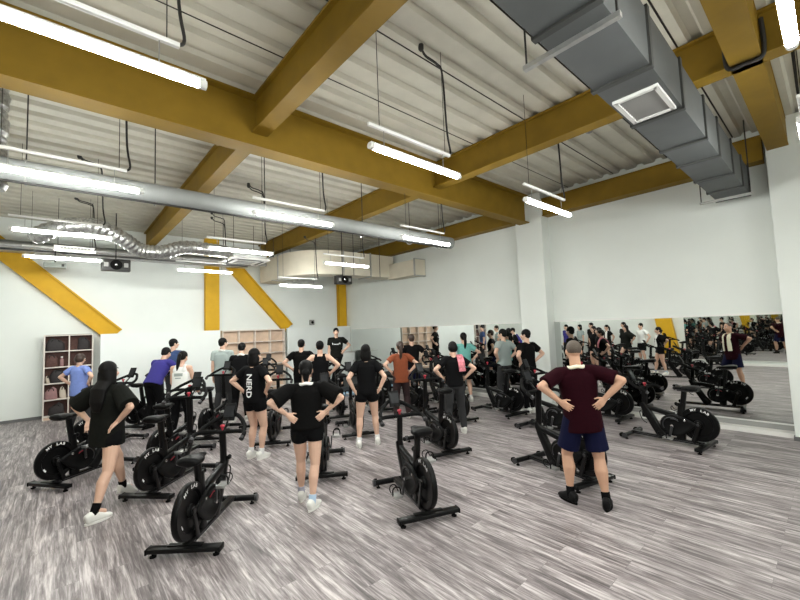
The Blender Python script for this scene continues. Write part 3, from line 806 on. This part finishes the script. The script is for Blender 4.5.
def project_marks(bm, tgt, origin, xd, yd, zd, off=.004):
    """lay flat marks (local xy) on a cloth surface, seen along zd"""
    tree = BVHTree.FromPolygons([v.co for v in tgt.vertices], [list(p.vertices) for p in tgt.polygons])
    for v in bm.verts:
        p = V(origin) + V(xd)*v.co.x + V(yd)*v.co.y
        hit = tree.ray_cast(p + V(zd)*.6, -V(zd))
        v.co = (hit[0] + V(zd)*off) if hit[0] else p
    return bm

def person(label, feet, head, h, top, bottom, hair='short', shoes='shoewhite', socks='sockwhite', arms=('back', 'back'),
           female=True, z0=0., lean=.0, sway=0., pel=(0, 0), yaw=0., pitch=0., skin='skin', hairmat='hair', drop=.0, q=.011,
           sit=None, heel=(0, 0), marks=None, twist=0., toe=(0., 0.), wide=1.):
    s = h/1.70; hd = V((head[0], head[1], 0)).normalized(); rt = V((hd.y, -hd.x, 0))
    mid = (V((*feet[0], 0))+V((*feet[1], 0)))/2
    root = mid + rt*pel[0] + hd*pel[1]
    t = thing('person', label, 'person', (root.x, root.y, z0), math.atan2(-hd.x, hd.y), 'people in the spinning class')
    fl = []
    for f in feet:
        d = V((*f, 0))-root; fl.append(V((d.dot(rt), d.dot(hd), 0)))
    P = V((0, 0, (.93-drop)*s)) if sit is None else V((0, 0, sit))
    u = V((sway, lean, 1)).normalized()
    lat = V((1, 0, 0)); lat = (lat - u*lat.dot(u)).normalized()
    if twist: lat = Quaternion(u, twist) @ lat
    fw = u.cross(lat)
    hw = .090*s*(1.0 if female else .95)
    sw = (.158 if female else .185)*s*wide
    C = P + u*.455*s; N = P + u*.505*s
    hu = (u*.6 + V((0, 0, 1))*.6 + V((0, -math.sin(pitch)*0, 0))).normalized()
    Hq = Quaternion((0, 0, 1), yaw) @ Quaternion((1, 0, 0), -pitch)
    hfw = Hq @ V((0, 1, 0)); hup = Hq @ V((0, 0, 1)); hrt = Hq @ V((1, 0, 0))
    Hc = N + hu*.062*s + hup*.095*s + hfw*.020*s
    HR = Matrix((hrt, hfw, hup)).transposed()
    hp = lambda x, y, z: Hc + (hrt*x + hfw*y + hup*z)*s
    g = 1.0 if female else 1.08
    # ---------- skeleton
    hips = [P - lat*hw - V((0, 0, .04*s)), P + lat*hw - V((0, 0, .04*s))]
    knees, ankles, fdir = [], [], []
    for i in (0, 1):
        tdir = V((math.sin(toe[i]), math.cos(toe[i]), 0)); fdir.append(tdir)
        hz = heel[i]
        an = fl[i] + V((0, 0, (.085+hz)*s)) - tdir*.0
        kn, an = ik(hips[i], an, .415*s, .405*s, tdir + V((0, .0, 0)))
        knees.append(kn); ankles.append(an)
    sh, el, wr, hn = [], [], [], []
    for i, sd in ((0, -1), (1, 1)):
        a = arms[i]; S0 = C + lat*sd*sw + u*(-.012*s)
        if a == 'back':
            W = P + lat*sd*.222*s - fw*.095*s + u*.165*s; pole = lat*sd + fw*(-.60) - u*.35; fd = lat*(-sd)*.66 - fw*.16 - u*.55; n = fw.copy(); th = u.copy()
        elif a == 'hip':
            W = P + lat*sd*.212*s + fw*.0*s + u*.10*s; pole = lat*sd + fw*(-.45); fd = lat*(-sd)*.30 + fw*.75 - u*.45; n = lat*(-sd); th = u*.8 - fw*.4
        elif a == 'hipback':
            W = P + lat*sd*.205*s - fw*.05*s + u*.10*s; pole = lat*sd - fw*.2; fd = lat*(-sd)*.45 - fw*.45 - u*.6; n = lat*(-sd)+fw*.5; th = fw*.6+u*.6
        elif a == 'low':
            W = P + lat*sd*.205*s - fw*.06*s + u*.0*s; pole = lat*sd - fw*.6; fd = lat*(-sd)*.5 + fw*.3 - u*.5; n = lat*(-sd); th = u*.8+fw*.3
        elif a == 'down':
            W = P + lat*sd*.235*s + fw*.03*s - u*.09*s; pole = -fw + lat*sd*.3; fd = V((0, .12, -1)); n = lat*(-sd); th = fw.copy()
        else:
            W = V(a[1]); pole = V(a[2]) if len(a) > 2 else lat*sd*.5 - fw + V((0, 0, -.5)); fd = V(a[3]) if len(a) > 3 else V((0, .8, -.5)); n = V((0, 0, -1)) ; th = lat*(-sd)
        E, W = ik(S0, W, .285*s, .250*s, pole)
        sh.append(S0); el.append(E); wr.append(W); hn.append((fd, n, th))
    # ---------- one continuous body
    bm = B()
    sec = [(-.17, .085, .075), (-.06, .150, .105), (.05, .160, .108), (.20, .122 if female else .142, .092), (.34, .132 if female else .150, .098), (.50, .148 if female else .168, .108), (.66, .150 if female else .175, .105), (.82, .135 if female else .160, .088), (.93, .085, .068), (1.0, .056, .056)]
    loft(bm, [(P+u*(.505*s*a_)+fw*(.012*s if .3 < a_ < .8 else 0), b_*s, c_*s) for a_, b_, c_ in sec], lat, 24, 2.2)
    cap(bm, N-u*.05*s, Hc-hup*.05*s+hfw*-.015*s, .054*s*g, .050*s*g)
    ell(bm, hp(0, -.008, .025), (.074*s, .093*s, .090*s), HR)
    ell(bm, hp(0, .022, -.035), (.060*s, .068*s, .078*s), HR)
    ell(bm, hp(0, .055, -.088), (.028*s, .026*s, .022*s), HR)
    cap(bm, hp(0, .088, .005), hp(0, .104, -.026), .009*s, .014*s, 8)
    for sd in (-1, 1):
        ell(bm, hp(sd*.076, -.004, -.008), (.010*s, .020*s, .032*s), HR, 10, 8)
        ell(bm, hp(sd*.040, .064, -.030), (.026*s, .022*s, .022*s), HR, 10, 8)
    ell(bm, hp(0, .092, -.058), (.024*s, .010*s, .010*s), HR, 10, 8)
    for i, sd in ((0, -1), (1, 1)):
        cap(bm, C+lat*sd*.05*s-u*.01*s, sh[i], .060*s, .053*s*g)
        cap(bm, sh[i], el[i], .049*s*g, .038*s*g); md = el[i].lerp(wr[i], .3)
        cap(bm, el[i], md, .037*s*g, .038*s*g); cap(bm, md, wr[i], .037*s*g, .0245*s*g)
        hand(bm, wr[i], *hn[i], s)
        md = hips[i].lerp(knees[i], .5)
        cap(bm, hips[i], md, .092*s, .080*s); cap(bm, md, knees[i], .080*s, .057*s)
        bk = (knees[i]-ankles[i]).normalized(); back = -fdir[i] + bk*fdir[i].dot(bk); back.normalize()
        cf = knees[i].lerp(ankles[i], .32) + back*.014*s
        cap(bm, knees[i], cf, .054*s, .059*s*g); cap(bm, cf, knees[i].lerp(ankles[i], .72), .059*s*g, .040*s); cap(bm, knees[i].lerp(ankles[i], .7), ankles[i], .037*s, .034*s)
        cap(bm, ankles[i], ankles[i]+fdir[i]*.09*s-V((0, 0, .035*s)), .036*s, .028*s)
    me = fuse(bm, q*.62, 4)
    me.materials.append(M[skin]); me.materials.append(M['lips'])
    lp = hp(0, .100, -.060)
    for p in me.polygons:
        d = p.center-lp
        if abs(d.dot(hrt)) < .022*s and abs(d.dot(hup)) < .007*s and abs(d.dot(hfw)) < .02*s: p.material_index = 1
    obj('body', me, None, t)
    for sd in (-1, 1):
        bm = B(); c = hp(sd*.031, .078, .006); ell(bm, c, (.0125*s,)*3, HR, 12, 8)
        for f in bm.faces: f.material_index = 1 if (f.calc_center_median()-c).dot(hfw) > .0095*s else 0
        obj('eye', bm, ['eye', 'iris'], t)
        bm = B(); tube(bm, [hp(sd*.014, .088, .028), hp(sd*.030, .087, .033), hp(sd*.048, .076, .028)], .0042*s, 6); obj('eyebrow', bm, hairmat, t)
    # ---------- hair
    bm = B()
    if hair == 'buzz':
        ell(bm, hp(0, -.014, .034), (.0775*s, .092*s, .088*s), HR)
    else:
        ell(bm, hp(0, -.016, .036), (.0845*s, .098*s, .094*s), HR)
        if hair == 'short':
            ell(bm, hp(0, -.050, -.010), (.073*s, .052*s, .062*s), HR)
        if hair == 'mop':
            ell(bm, hp(0, -.035, .0), (.094*s, .085*s, .090*s), HR)
        if hair in ('bun', 'pony', 'highpony'):
            ell(bm, hp(0, -.045, .0), (.076*s, .056*s, .078*s), HR)
        if hair == 'bun':
            ell(bm, hp(0, -.108, -.020), (.046*s, .042*s, .046*s), HR); cap(bm, hp(0, -.085, -.06), hp(0, -.075, -.11), .045*s, .032*s)
        if hair == 'pony':
            pz = [hp(0, -.095, .03), hp(0, -.140, .0), hp(.005, -.150, -.10), hp(.0, -.130, -.21), hp(-.01, -.115, -.29)]
            for a_, b_, r0, r1 in zip(pz, pz[1:], (.026, .034, .038, .032), (.034, .038, .032, .012)): cap(bm, a_, b_, r0*s, r1*s)
        if hair == 'highpony':
            pz = [hp(0, -.08, .09), hp(0, -.115, .12), hp(.0, -.15, .03), hp(.0, -.150, -.09), hp(-.01, -.125, -.20)]
            for a_, b_, r0, r1 in zip(pz, pz[1:], (.026, .032, .036, .028), (.032, .036, .028, .010)): cap(bm, a_, b_, r0*s, r1*s)
        if hair == 'bob':
            loft(bm, [(hp(0, -.020, .07), .070*s, .070*s), (hp(0, -.030, -.02), .092*s, .076*s), (hp(0, -.035, -.10), .094*s, .070*s), (hp(0, -.040, -.17), .070*s, .045*s)], hrt, 20, 2.2)
        if hair == 'long':
            back = N - fw*.110*s
            loft(bm, [(hp(0, -.020, .07), .070*s, .070*s), (hp(0, -.040, -.02), .090*s, .070*s), (hp(0, -.055, -.12), .098*s, .060*s), (back - u*.04*s, .105*s, .048*s), (back - u*.18*s - fw*.025*s, .096*s, .038*s), (back - u*.29*s - fw*.02*s, .055*s, .022*s)], hrt, 20, 2.2)
            for sd in (-1, 1): cap(bm, hp(sd*.070, .008, .02), hp(sd*.080, -.015, -.13), .026*s, .024*s)
    obj('hair', fuse(bm, min(q*.8, .008), 3), hairmat, t)
    # ---------- top
    kind, tm = top[0], top[1]
    loose = kind in ('loose',); 
    w = 1.0 if not loose else 1.10
    fbase = 0 if female else .014
    hem = top[2] if len(top) > 2 else -.12
    bm = B()
    secs = [(hem, .176+fbase, .130), (hem+.10, .178+fbase, .130), (.10, .172+fbase, .124), (.28, .158+fbase, .118), (.50, .168+fbase*1.6, .126), (.68, .172+fbase*1.8, .124), (.82, .158+fbase*1.6, .106), (.91, .112, .082), (.965, .078, .068)]
    if kind == 'tank': secs = [(a_, b_*.95, c_*.97) for a_, b_, c_ in secs[:-3]] + [(.82, .118, .096), (.90, .085, .078), (.94, .062, .060)]
    loft(bm, [(P+u*(.505*s*a_)+fw*(.010*s if .3 < a_ < .8 else 0), b_*s*w, c_*s*w) for a_, b_, c_ in secs], lat, 28, 2.3)
    if kind == 'tank':
        for sd in (-1, 1): cap(bm, C+lat*sd*.085*s+fw*.03*s-u*.06*s, C+lat*sd*.078*s-fw*.02*s+u*.028*s, .045*s, .034*s); cap(bm, C+lat*sd*.085*s-fw*.055*s-u*.06*s, C+lat*sd*.078*s-fw*.02*s+u*.028*s, .045*s, .034*s)
    else:
        fr = {'long_tee': .80, 'tee': .58, 'loose': .86, 'cap': .34, 'jacket': 1.9}[kind]
        r0, r1 = {'long_tee': (.068, .074), 'tee': (.068, .066), 'loose': (.084, .112), 'cap': (.066, .062), 'jacket': (.066, .054)}[kind]
        for i, sd in ((0, -1), (1, 1)):
            cap(bm, C+lat*sd*.045*s-u*.008*s, sh[i]-u*.004*s, .072*s*w, .064*s*g)
            d = (el[i]-sh[i]); e = sh[i] + d*min(fr, 1)
            dn = V((0, 0, -.012*s)) if loose else V((0, 0, 0))
            a0, b0 = frame_of(d)
            R_ = [ring(bm, sh[i]-d.normalized()*.05*s, a0, b0, .05*s*g, .05*s*g, 16), ring(bm, sh[i], a0, b0, r0*s*g, r0*s*g, 16), ring(bm, sh[i].lerp(e, .5)+dn*.5, a0, b0, (r0*.5+r1*.5)*s*g, (r0*.5+r1*.5)*s*g, 16), ring(bm, e+dn, a0, b0, r1*s*g, r1*s*g, 16)]
            skin_rings(bm, R_)
            if fr > 1:
                e2 = el[i].lerp(wr[i], .95); cap(bm, el[i], e2, .054*s*g, .040*s*g)
    tme = fuse(bm, q*.9, 3)
    ob_top = obj('shirt' if kind != 'jacket' else 'jacket', tme, tm, t)
    # ---------- bottom
    bk, bmn = bottom
    bm = B()
    loft(bm, [(P+u*(.505*s*a_), b_*s, c_*s) for a_, b_, c_ in ((-.20, .120, .092), (-.12, .160, .116), (.0, .172, .122), (.10, .160, .114), (.19, .142, .104))], lat, 24, 2.3)
    fr = {'shorts': .80, 'short': .34, 'long': 1.}[bk]
    for i in (0, 1):
        k0, k1 = hips[i], hips[i].lerp(knees[i], fr)
        d = k1-k0; a0, b0 = frame_of(d)
        if bk == 'long':
            cap(bm, k0, k0.lerp(knees[i], .5), .104*s, .093*s); cap(bm, k0.lerp(knees[i], .5), knees[i], .093*s, .076*s); cf = knees[i].lerp(ankles[i], .35) - fdir[i]*.008*s
            cap(bm, knees[i], cf, .076*s, .075*s); a1, b1 = frame_of(ankles[i]-cf)
            skin_rings(bm, [ring(bm, cf, a1, b1, .075*s, .075*s, 16), ring(bm, cf.lerp(ankles[i], .94), a1, b1, .058*s, .058*s, 16)])
        else:
            fl_ = .122 if bk == 'shorts' else .102
            skin_rings(bm, [ring(bm, k0+V((0, 0, .05*s)), a0, b0, .096*s, .096*s, 18), ring(bm, k0, a0, b0, .108*s, .108*s, 18), ring(bm, k0.lerp(k1, .6), a0, b0, .108*s, .108*s, 18), ring(bm, k1, a0, b0, fl_*s*.93, fl_*s*.93, 18)])
    obj('trousers' if bk == 'long' else 'shorts', fuse(bm, q*.9, 3), bmn, t)
    # ---------- socks and shoes
    for i in (0, 1):
        an = ankles[i]; fz = V((fl[i].x, fl[i].y, heel[i]*s)); fd = fdir[i]; sd = V((fd.y, -fd.x, 0))
        if bk != 'long':
            sk = socks if isinstance(socks, str) else socks[i]
            bm = B(); up = (knees[i]-an).normalized(); a0, b0 = frame_of(up)
            skin_rings(bm, [ring(bm, an-up*.04*s, a0, b0, .040*s, .040*s, 16), ring(bm, an+up*.0*s, a0, b0, .041*s, .043*s, 16), ring(bm, an+up*.075*s, a0, b0, .043*s, .043*s, 16), ring(bm, an+up*.08*s, a0, b0, .038*s, .038*s, 16)])
            obj('sock', bm, sk, t)
        bm = B(); pt = math.atan2(heel[i], .17)
        Rp = Quaternion(sd, -pt if heel[i] else 0)
        org = fz + V((0, 0, 0))
        def sp(y, z): return org + Rp @ (fd*y*s + V((0, 0, z*s)))
        loft(bm, [(sp(-.082, .052), .020*s, .030*s), (sp(-.070, .056), .036*s, .052*s), (sp(-.03, .066), .041*s, .064*s), (sp(.02, .062), .042*s, .058*s), (sp(.07, .046), .045*s, .042*s), (sp(.12, .034), .047*s, .028*s), (sp(.16, .028), .040*s, .022*s), (sp(.178, .024), .022*s, .013*s)], sd, 18, 2.6)
        shoe = obj('shoe', fuse(bm, .008, 2), shoes, t)
        bm = B(); R_ = []
        for zz in (.0, .022):
            vs = []
            for k in range(28):
                a = 2*PI*k/28; ca, sa = math.cos(a), math.sin(a)
                yy = .048 + .136*ca; ww = .043 + .008*ca - .006*math.cos(2*a)
                vs.append(bm.verts.new(org + Rp @ (fd*yy*s + sd*ww*sa*s + V((0, 0, zz*s)))))
            R_.append(vs)
        skin_rings(bm, R_); obj('sole', bm, 'shoewhite' if shoes == 'shoewhite' else 'rubber', shoe)
    if marks:
        for mk in marks:
            mb, mm_, where, upv, rot = mk
            xd, yd, zd = (lat, u, fw) if where == 'front' else (-lat*-1, u, -fw)
            if where == 'back': xd = lat
            ca, sa = math.cos(rot), math.sin(rot)
            org = P + u*(.505*s*upv[1]) + lat*upv[0]*s
            X = xd*ca + yd*sa; Y = -xd*sa + yd*ca
            project_marks(mb, tme, org, X if where == 'back' else -X, Y, zd)
            obj('print', mb, mm_, ob_top, 0)
    fr_ = dict(t=t, P=P, u=u, lat=lat, fw=fw, N=N, C=C, s=s, Hc=Hc)
    return fr_
def towel(pr, label, m, L=.36):
    """towel hung round the neck of a person"""
    s = pr['s']; N, u, lat, fw, C = pr['N'], pr['u'], pr['lat'], pr['fw'], pr['C']
    bm = B(); path = []
    base = N + u*.012*s
    for a in [-90+18*k for k in range(11)]:
        r = math.radians(a); path.append(base + lat*math.sin(r)*.080*s - fw*math.cos(r)*.078*s - u*(.004+.018*abs(math.sin(r)))*s)
    dn = lambda sd, k: C + lat*sd*.085*s + fw*(.10+.035*math.sin(k*PI*.6))*s - u*(L*k-.02)*s
    pts = [dn(-1, 1), dn(-1, .66), dn(-1, .33), dn(-1, .08)] + path + [dn(1, .08), dn(1, .33), dn(1, .66), dn(1, 1)]
    pts = smoothpath(pts, 3); R_ = []
    for i, p in enumerate(pts):
        tn = (pts[min(i+1, len(pts)-1)]-pts[max(i-1, 0)]).normalized()
        out = p-(N-u*.05*s); out = out - u*out.dot(u)*.6; out = out - tn*out.dot(tn); out.normalize(); wd = tn.cross(out)
        rr = abs(i-(len(pts)-1)/2)/(len(pts)*.5); ww = .019 + .026*max(0, min(1, (rr-.52)/.2)); R_.append(ring(bm, p, wd, out, ww*s, .015*s, 14, 2.6))
    skin_rings(bm, R_)
    o = obj('towel', bm, m, None, 60)
    t = pr['t']; o.location = t.location; o.rotation_euler = t.rotation_euler
    return tag(o, label, 'towel')
def blocks(lst):
    bm = B()
    for (x, y, w, h_) in lst:
        nx, ny = max(1, int(w/.015)), max(1, int(h_/.015))
        vs = [[bm.verts.new((x-w/2+w*i/nx, y-h_/2+h_*j/ny, 0)) for i in range(nx+1)] for j in range(ny+1)]
        for j in range(ny):
            for i in range(nx): bm.faces.new((vs[j][i], vs[j][i+1], vs[j+1][i+1], vs[j+1][i]))
    return bm

# ---- the five nearest
person('woman with long black hair in loose black tee and shorts, walking at left', ((.60, 5.76), (.30, 5.24)), (.80, .60), 1.62,
       ('loose', 'greencloth', -.36), ('short', 'blackcloth2'), 'long', 'shoewhite', 'sockblack', ('hipback', 'hipback'),
       q=.009, pitch=-.05, heel=(.06, 0), toe=(.1, .25), pel=(-.02, -.02), wide=1.12)
pr = person('woman in big black tee and black shorts with hands on her lower back, centre', ((2.08, 4.15), (2.05, 3.85)), (.48, .88), 1.555,
       ('loose', 'blackcloth', -.05), ('short', 'blackcloth2'), 'bun', 'shoewhite', ('sockgrey', 'sockblue'), ('back', 'back'),
       q=.009, toe=(.1, .5), wide=1.20, pel=(.02, -.02))
towel(pr, 'white towel round the neck of the woman with hands on her lower back', 'towelw', .40)
pr = person('man in maroon tee and navy shorts with grey cropped hair, right foreground', ((4.06, 2.0), (4.15, 1.68)), (.80, .60), 1.675,
       ('long_tee', 'maroon', -.34), ('shorts', 'navy'), 'buzz', 'shoeblack', 'sockblack', ('back', 'back'), female=False, skin='skintan', hairmat='greyhair',
       q=.009, toe=(-.5, .35), pel=(.0, .02), wide=.90, sway=-.07)
towel(pr, 'cream towel round the neck of the man in maroon', 'towel', .42)
person('woman in black tee and shorts with shoulder-length black hair, standing astride behind a bike', ((3.63, 5.22), (3.94, 5.14)), (.56, .83), 1.62,
       ('tee', 'blackcloth2', -.10), ('short', 'blackcloth2'), 'bob', 'shoewhite', 'sockwhite', ('low', 'low'), q=.009, toe=(-.1, .1))
wd = []
def word_marks(txt, size):
    bm = text_bm(txt, size); bmesh.ops.subdivide_edges(bm, edges=[e for e in bm.edges if e.calc_length() > .03], cuts=1); return bm
person('woman with large white letters down the back of her black tee', ((2.22, 6.06), (2.31, 5.89)), (.88, .47), 1.64,
       ('tee', 'blackcloth2', -.10), ('short', 'blackcloth2'), 'bob', 'shoewhite', 'sockwhite', ('hip', 'hip'), q=.010, toe=(0, .1), pel=(0, -.02),
       marks=[(word_marks('NERD', .135), 'white', 'back', (-.005, .42), -PI/2)])
# ---- the rest of the class
person('person in pale blue tee with dark curly hair by the left shelf unit', ((.20, 10.7), (.46, 10.55)), (.70, .71), 1.58,
       ('tee', 'blue', -.30), ('long', 'greypants'), 'mop', 'shoewhite', 'sockwhite', ('hip', 'hip'), hairmat='brown', pitch=.1)
s_ = 1.0
person('person in royal purple tee bent forward over a bike', ((1.40, 9.60), (1.62, 9.40)), (.80, .60), 1.72,
       ('tee', 'purple', -.10), ('long', 'blackcloth2'), 'short', 'shoeblack', 'sockblack', (('to', (-.24, .62, 1.13), (-.6, -.3, -.6)), ('to', (.24, .62, 1.13), (.6, -.3, -.6))),
       female=False, lean=.62, pitch=.35, pel=(0, -.04))
person('man in mid blue tee with black hair behind the person in purple', ((2.02, 11.1), (2.26, 10.95)), (.75, .66), 1.80,
       ('tee', 'denim', -.10), ('long', 'greypants'), 'short', 'shoeblack', 'sockblack', ('down', 'down'), female=False, yaw=-.6)
person('woman in white sleeveless top with a low ponytail', ((1.56, 8.14), (1.80, 7.98)), (.62, .78), 1.60,
       ('tank', 'tank', -.16), ('long', 'blackcloth2'), 'pony', 'shoewhite', 'sockwhite', (('to', (-.16, .22, .84)), ('to', (.20, .24, .84))), lean=.10, pitch=.35,
       marks=[(blocks([(0, 0, .15, .055), (-.0, -.06, .10, .02)]), 'green', 'back', (0, .62), 0)])
pr = person('person in grey top with dark hair in front of the open shelf unit', ((2.78, 9.75), (3.04, 9.65)), (.70, .71), 1.78,
       ('tee', 'palegrey', -.10), ('long', 'greypants'), 'short', 'shoewhite', 'sockwhite', ('down', 'down'), female=False, yaw=-.5)
towel(pr, 'white towel round the neck of the person in grey by the open shelf unit', 'towelw', .34)
pr = person('person in dark jacket leaning over a handlebar left of the lettered tee', ((2.84, 8.78), (3.10, 8.65)), (.62, .78), 1.68,
       ('jacket', 'blackcloth2', -.10), ('long', 'blackcloth2'), 'short', 'shoewhite', 'sockwhite', (('to', (-.25, .46, 1.08)), ('to', (.25, .46, 1.08))), female=False, lean=.22, pitch=.2)
towel(pr, 'white towel round the neck of the person in the dark jacket', 'towelw', .36)
person('person in black sleeveless vest with bare arms below the trainer', ((3.92, 7.14), (4.12, 7.02)), (.55, .83), 1.66,
       ('tank', 'blackcloth2', -.10), ('shorts', 'blackcloth2'), 'short', 'shoeblack', 'sockblack', ('hip', 'hip'), female=False, wide=.92)
person('dark-haired person in black half hidden left of the black vest', ((4.10, 8.32), (4.32, 8.22)), (.60, .80), 1.68,
       ('tee', 'blackcloth', -.10), ('long', 'blackcloth2'), 'short', 'shoewhite', 'sockwhite', ('hip', 'hip'), female=False)
person('trainer in dark tee with white chest print facing the class', ((6.16, 10.15), (6.44, 10.05)), (-.55, -.83), 1.73,
       ('tee', 'greencloth', -.16), ('long', 'blackcloth2'), 'short', 'shoeblack', 'sockblack', ('hip', 'down'), female=False, z0=.19, q=.010,
       marks=[(blocks([(-.105, .01, .022, .045), (-.06, -.005, .03, .022), (-.02, -.008, .03, .022), (.02, -.008, .03, .022), (.06, -.005, .03, .022), (.105, .01, .022, .045)]), 'white', 'front', (0, .62), 0)])
person('woman in rust orange tee and dark trousers', ((5.26, 6.20), (5.52, 6.10)), (.58, .81), 1.58,
       ('tee', 'orange', -.26), ('long', 'darkred'), 'pony', 'shoewhite', 'sockwhite', ('hip', 'hip'), hairmat='brown')
person('person in black tee and navy shorts with brown hair beyond the rust orange tee', ((6.66, 7.34), (6.86, 7.18)), (.50, .87), 1.68,
       ('tee', 'blackcloth2', -.12), ('shorts', 'navy'), 'short', 'shoeblack', 'sockwhite', ('hip', 'hip'), female=False, hairmat='brown')
pr = person('person in black tee and charcoal trousers with a patterned towel on the shoulder', ((5.08, 4.60), (5.38, 4.50)), (.60, .80), 1.59,
       ('tee', 'blackcloth2', -.10), ('long', 'greypants'), 'mop', 'shoewhite', 'sockwhite', ('hip', 'hip'), pitch=.1)
s = pr['s']; C, u, lat, fw = pr['C'], pr['u'], pr['lat'], pr['fw']
bm = B(); pts = smoothpath([C+lat*.10*s+fw*.15*s-u*.22*s, C+lat*.105*s+fw*.135*s-u*.08*s, C+lat*.11*s+fw*.07*s+u*.045*s, C+lat*.11*s-fw*.03*s+u*.062*s, C+lat*.12*s-fw*.125*s-u*.06*s, C+lat*.13*s-fw*.150*s-u*.22*s], 4)
loft(bm, [(p, .062*s, .012*s) for p in pts], lat, 14, 3)
o = obj('towel', bm, 'pink', None, 60); o.location = pr['t'].location; o.rotation_euler = pr['t'].rotation_euler
tag(o, 'pink and white patterned towel over the shoulder of the person in charcoal trousers', 'towel')
person('person in teal tee and dark shorts near the long mirror', ((7.42, 6.26), (7.64, 6.12)), (.55, .83), 1.68,
       ('tee', 'teal', -.14), ('shorts', 'blackcloth2'), 'pony', 'shoewhite', 'sockwhite', ('hip', 'hip'))
person('young man in black tee left of the white column', ((7.36, 4.44), (7.52, 4.38)), (.15, .99), 1.73,
       ('tee', 'navy' if False else 'blackcloth', -.10), ('long', 'blackcloth2'), 'short', 'shoewhite', 'sockwhite', ('hip', 'hip'), female=False, yaw=.35)
person('person in pale grey tee half hidden behind the young man in black', ((7.80, 5.32), (8.02, 5.28)), (.10, .99), 1.74,
       ('tee', 'palegrey', -.10), ('long', 'greypants'), 'short', 'shoewhite', 'sockwhite', ('hip', 'hip'), female=False, yaw=.3)

# members of the class outside the left edge of the picture, seen in the mirror
E_ = [
 ((-1.15, 8.60), 'person in purple tee by the opposite wall, seen in the mirror beside the column', 'purple', 'long', 'blackcloth2', 'short', False, None),
 ((-1.30, 8.02), 'person in pale grey tee by the opposite wall, seen in the mirror', 'palegrey', 'long', 'blackcloth2', 'bob', True, None),
 ((-1.12, 7.43), 'person in black tee by the opposite wall, seen in the mirror', 'blackcloth', 'shorts', 'blackcloth2', 'short', False, None),
 ((-1.30, 6.84), 'person in black with a white towel by the opposite wall, seen in the mirror', 'blackcloth2', 'short', 'blackcloth2', 'pony', True, 'towelw'),
 ((-1.00, 6.05), 'person in dark olive tee by the opposite wall, seen in the mirror', 'greencloth', 'long', 'blackcloth2', 'mop', True, None),
 ((-1.15, 5.45), 'person in white tee by the opposite wall, seen in the mirror', 'tank', 'shorts', 'blackcloth2', 'short', False, None),
]
for (x, y), lab, tm, bk, bmn, hr, fem, tw in E_:
    pr = person(lab, ((x-.07, y+.10), (x+.07, y-.10)), (.84, .54), random.uniform(1.62, 1.74), ('tee', tm, -.12), (bk, bmn), hr, 'shoewhite', 'sockwhite', ('down', 'down') if y > 7 else ('low', 'low'), female=fem, q=.013)
    if tw: towel(pr, 'white towel round the neck of the person in black seen in the mirror', tw, .36)

# ------------------------------------------------------------------ camera, world, colour
cam = bpy.data.cameras.new('camera'); co = link(bpy.data.objects.new('camera', cam))
cam.sensor_width = 36; cam.lens = 386/800*36; cam.clip_start = .02
R = Matrix(((.7500, -.0170, -.6611), (-.6600, -.0767, -.7473), (-.0380, .9969, -.0688)))
ca = R.col[0].normalized(); cc = (R.col[2] - ca*ca.dot(R.col[2])).normalized(); cb = cc.cross(ca)
Rm = Matrix((ca, cb, cc)).transposed().to_4x4(); Rm.translation = V((0, 0, 1.9))
co.matrix_world = Rm
S.camera = co
w = bpy.data.worlds.new('world'); S.world = w; w.use_nodes = True
w.node_tree.nodes['Background'].inputs[0].default_value = (.8, .85, .9, 1)
w.node_tree.nodes['Background'].inputs[1].default_value = .3
S.view_settings.view_transform = 'Standard'
S.view_settings.look = 'None'
S.view_settings.gamma = 1
S.view_settings.use_curve_mapping = False
S.view_settings.exposure = 2.5
S.cycles.max_bounces = 10; S.cycles.glossy_bounces = 6; S.cycles.diffuse_bounces = 5
S.cycles.sample_clamp_indirect = 2.5
S.cycles.caustics_reflective = False
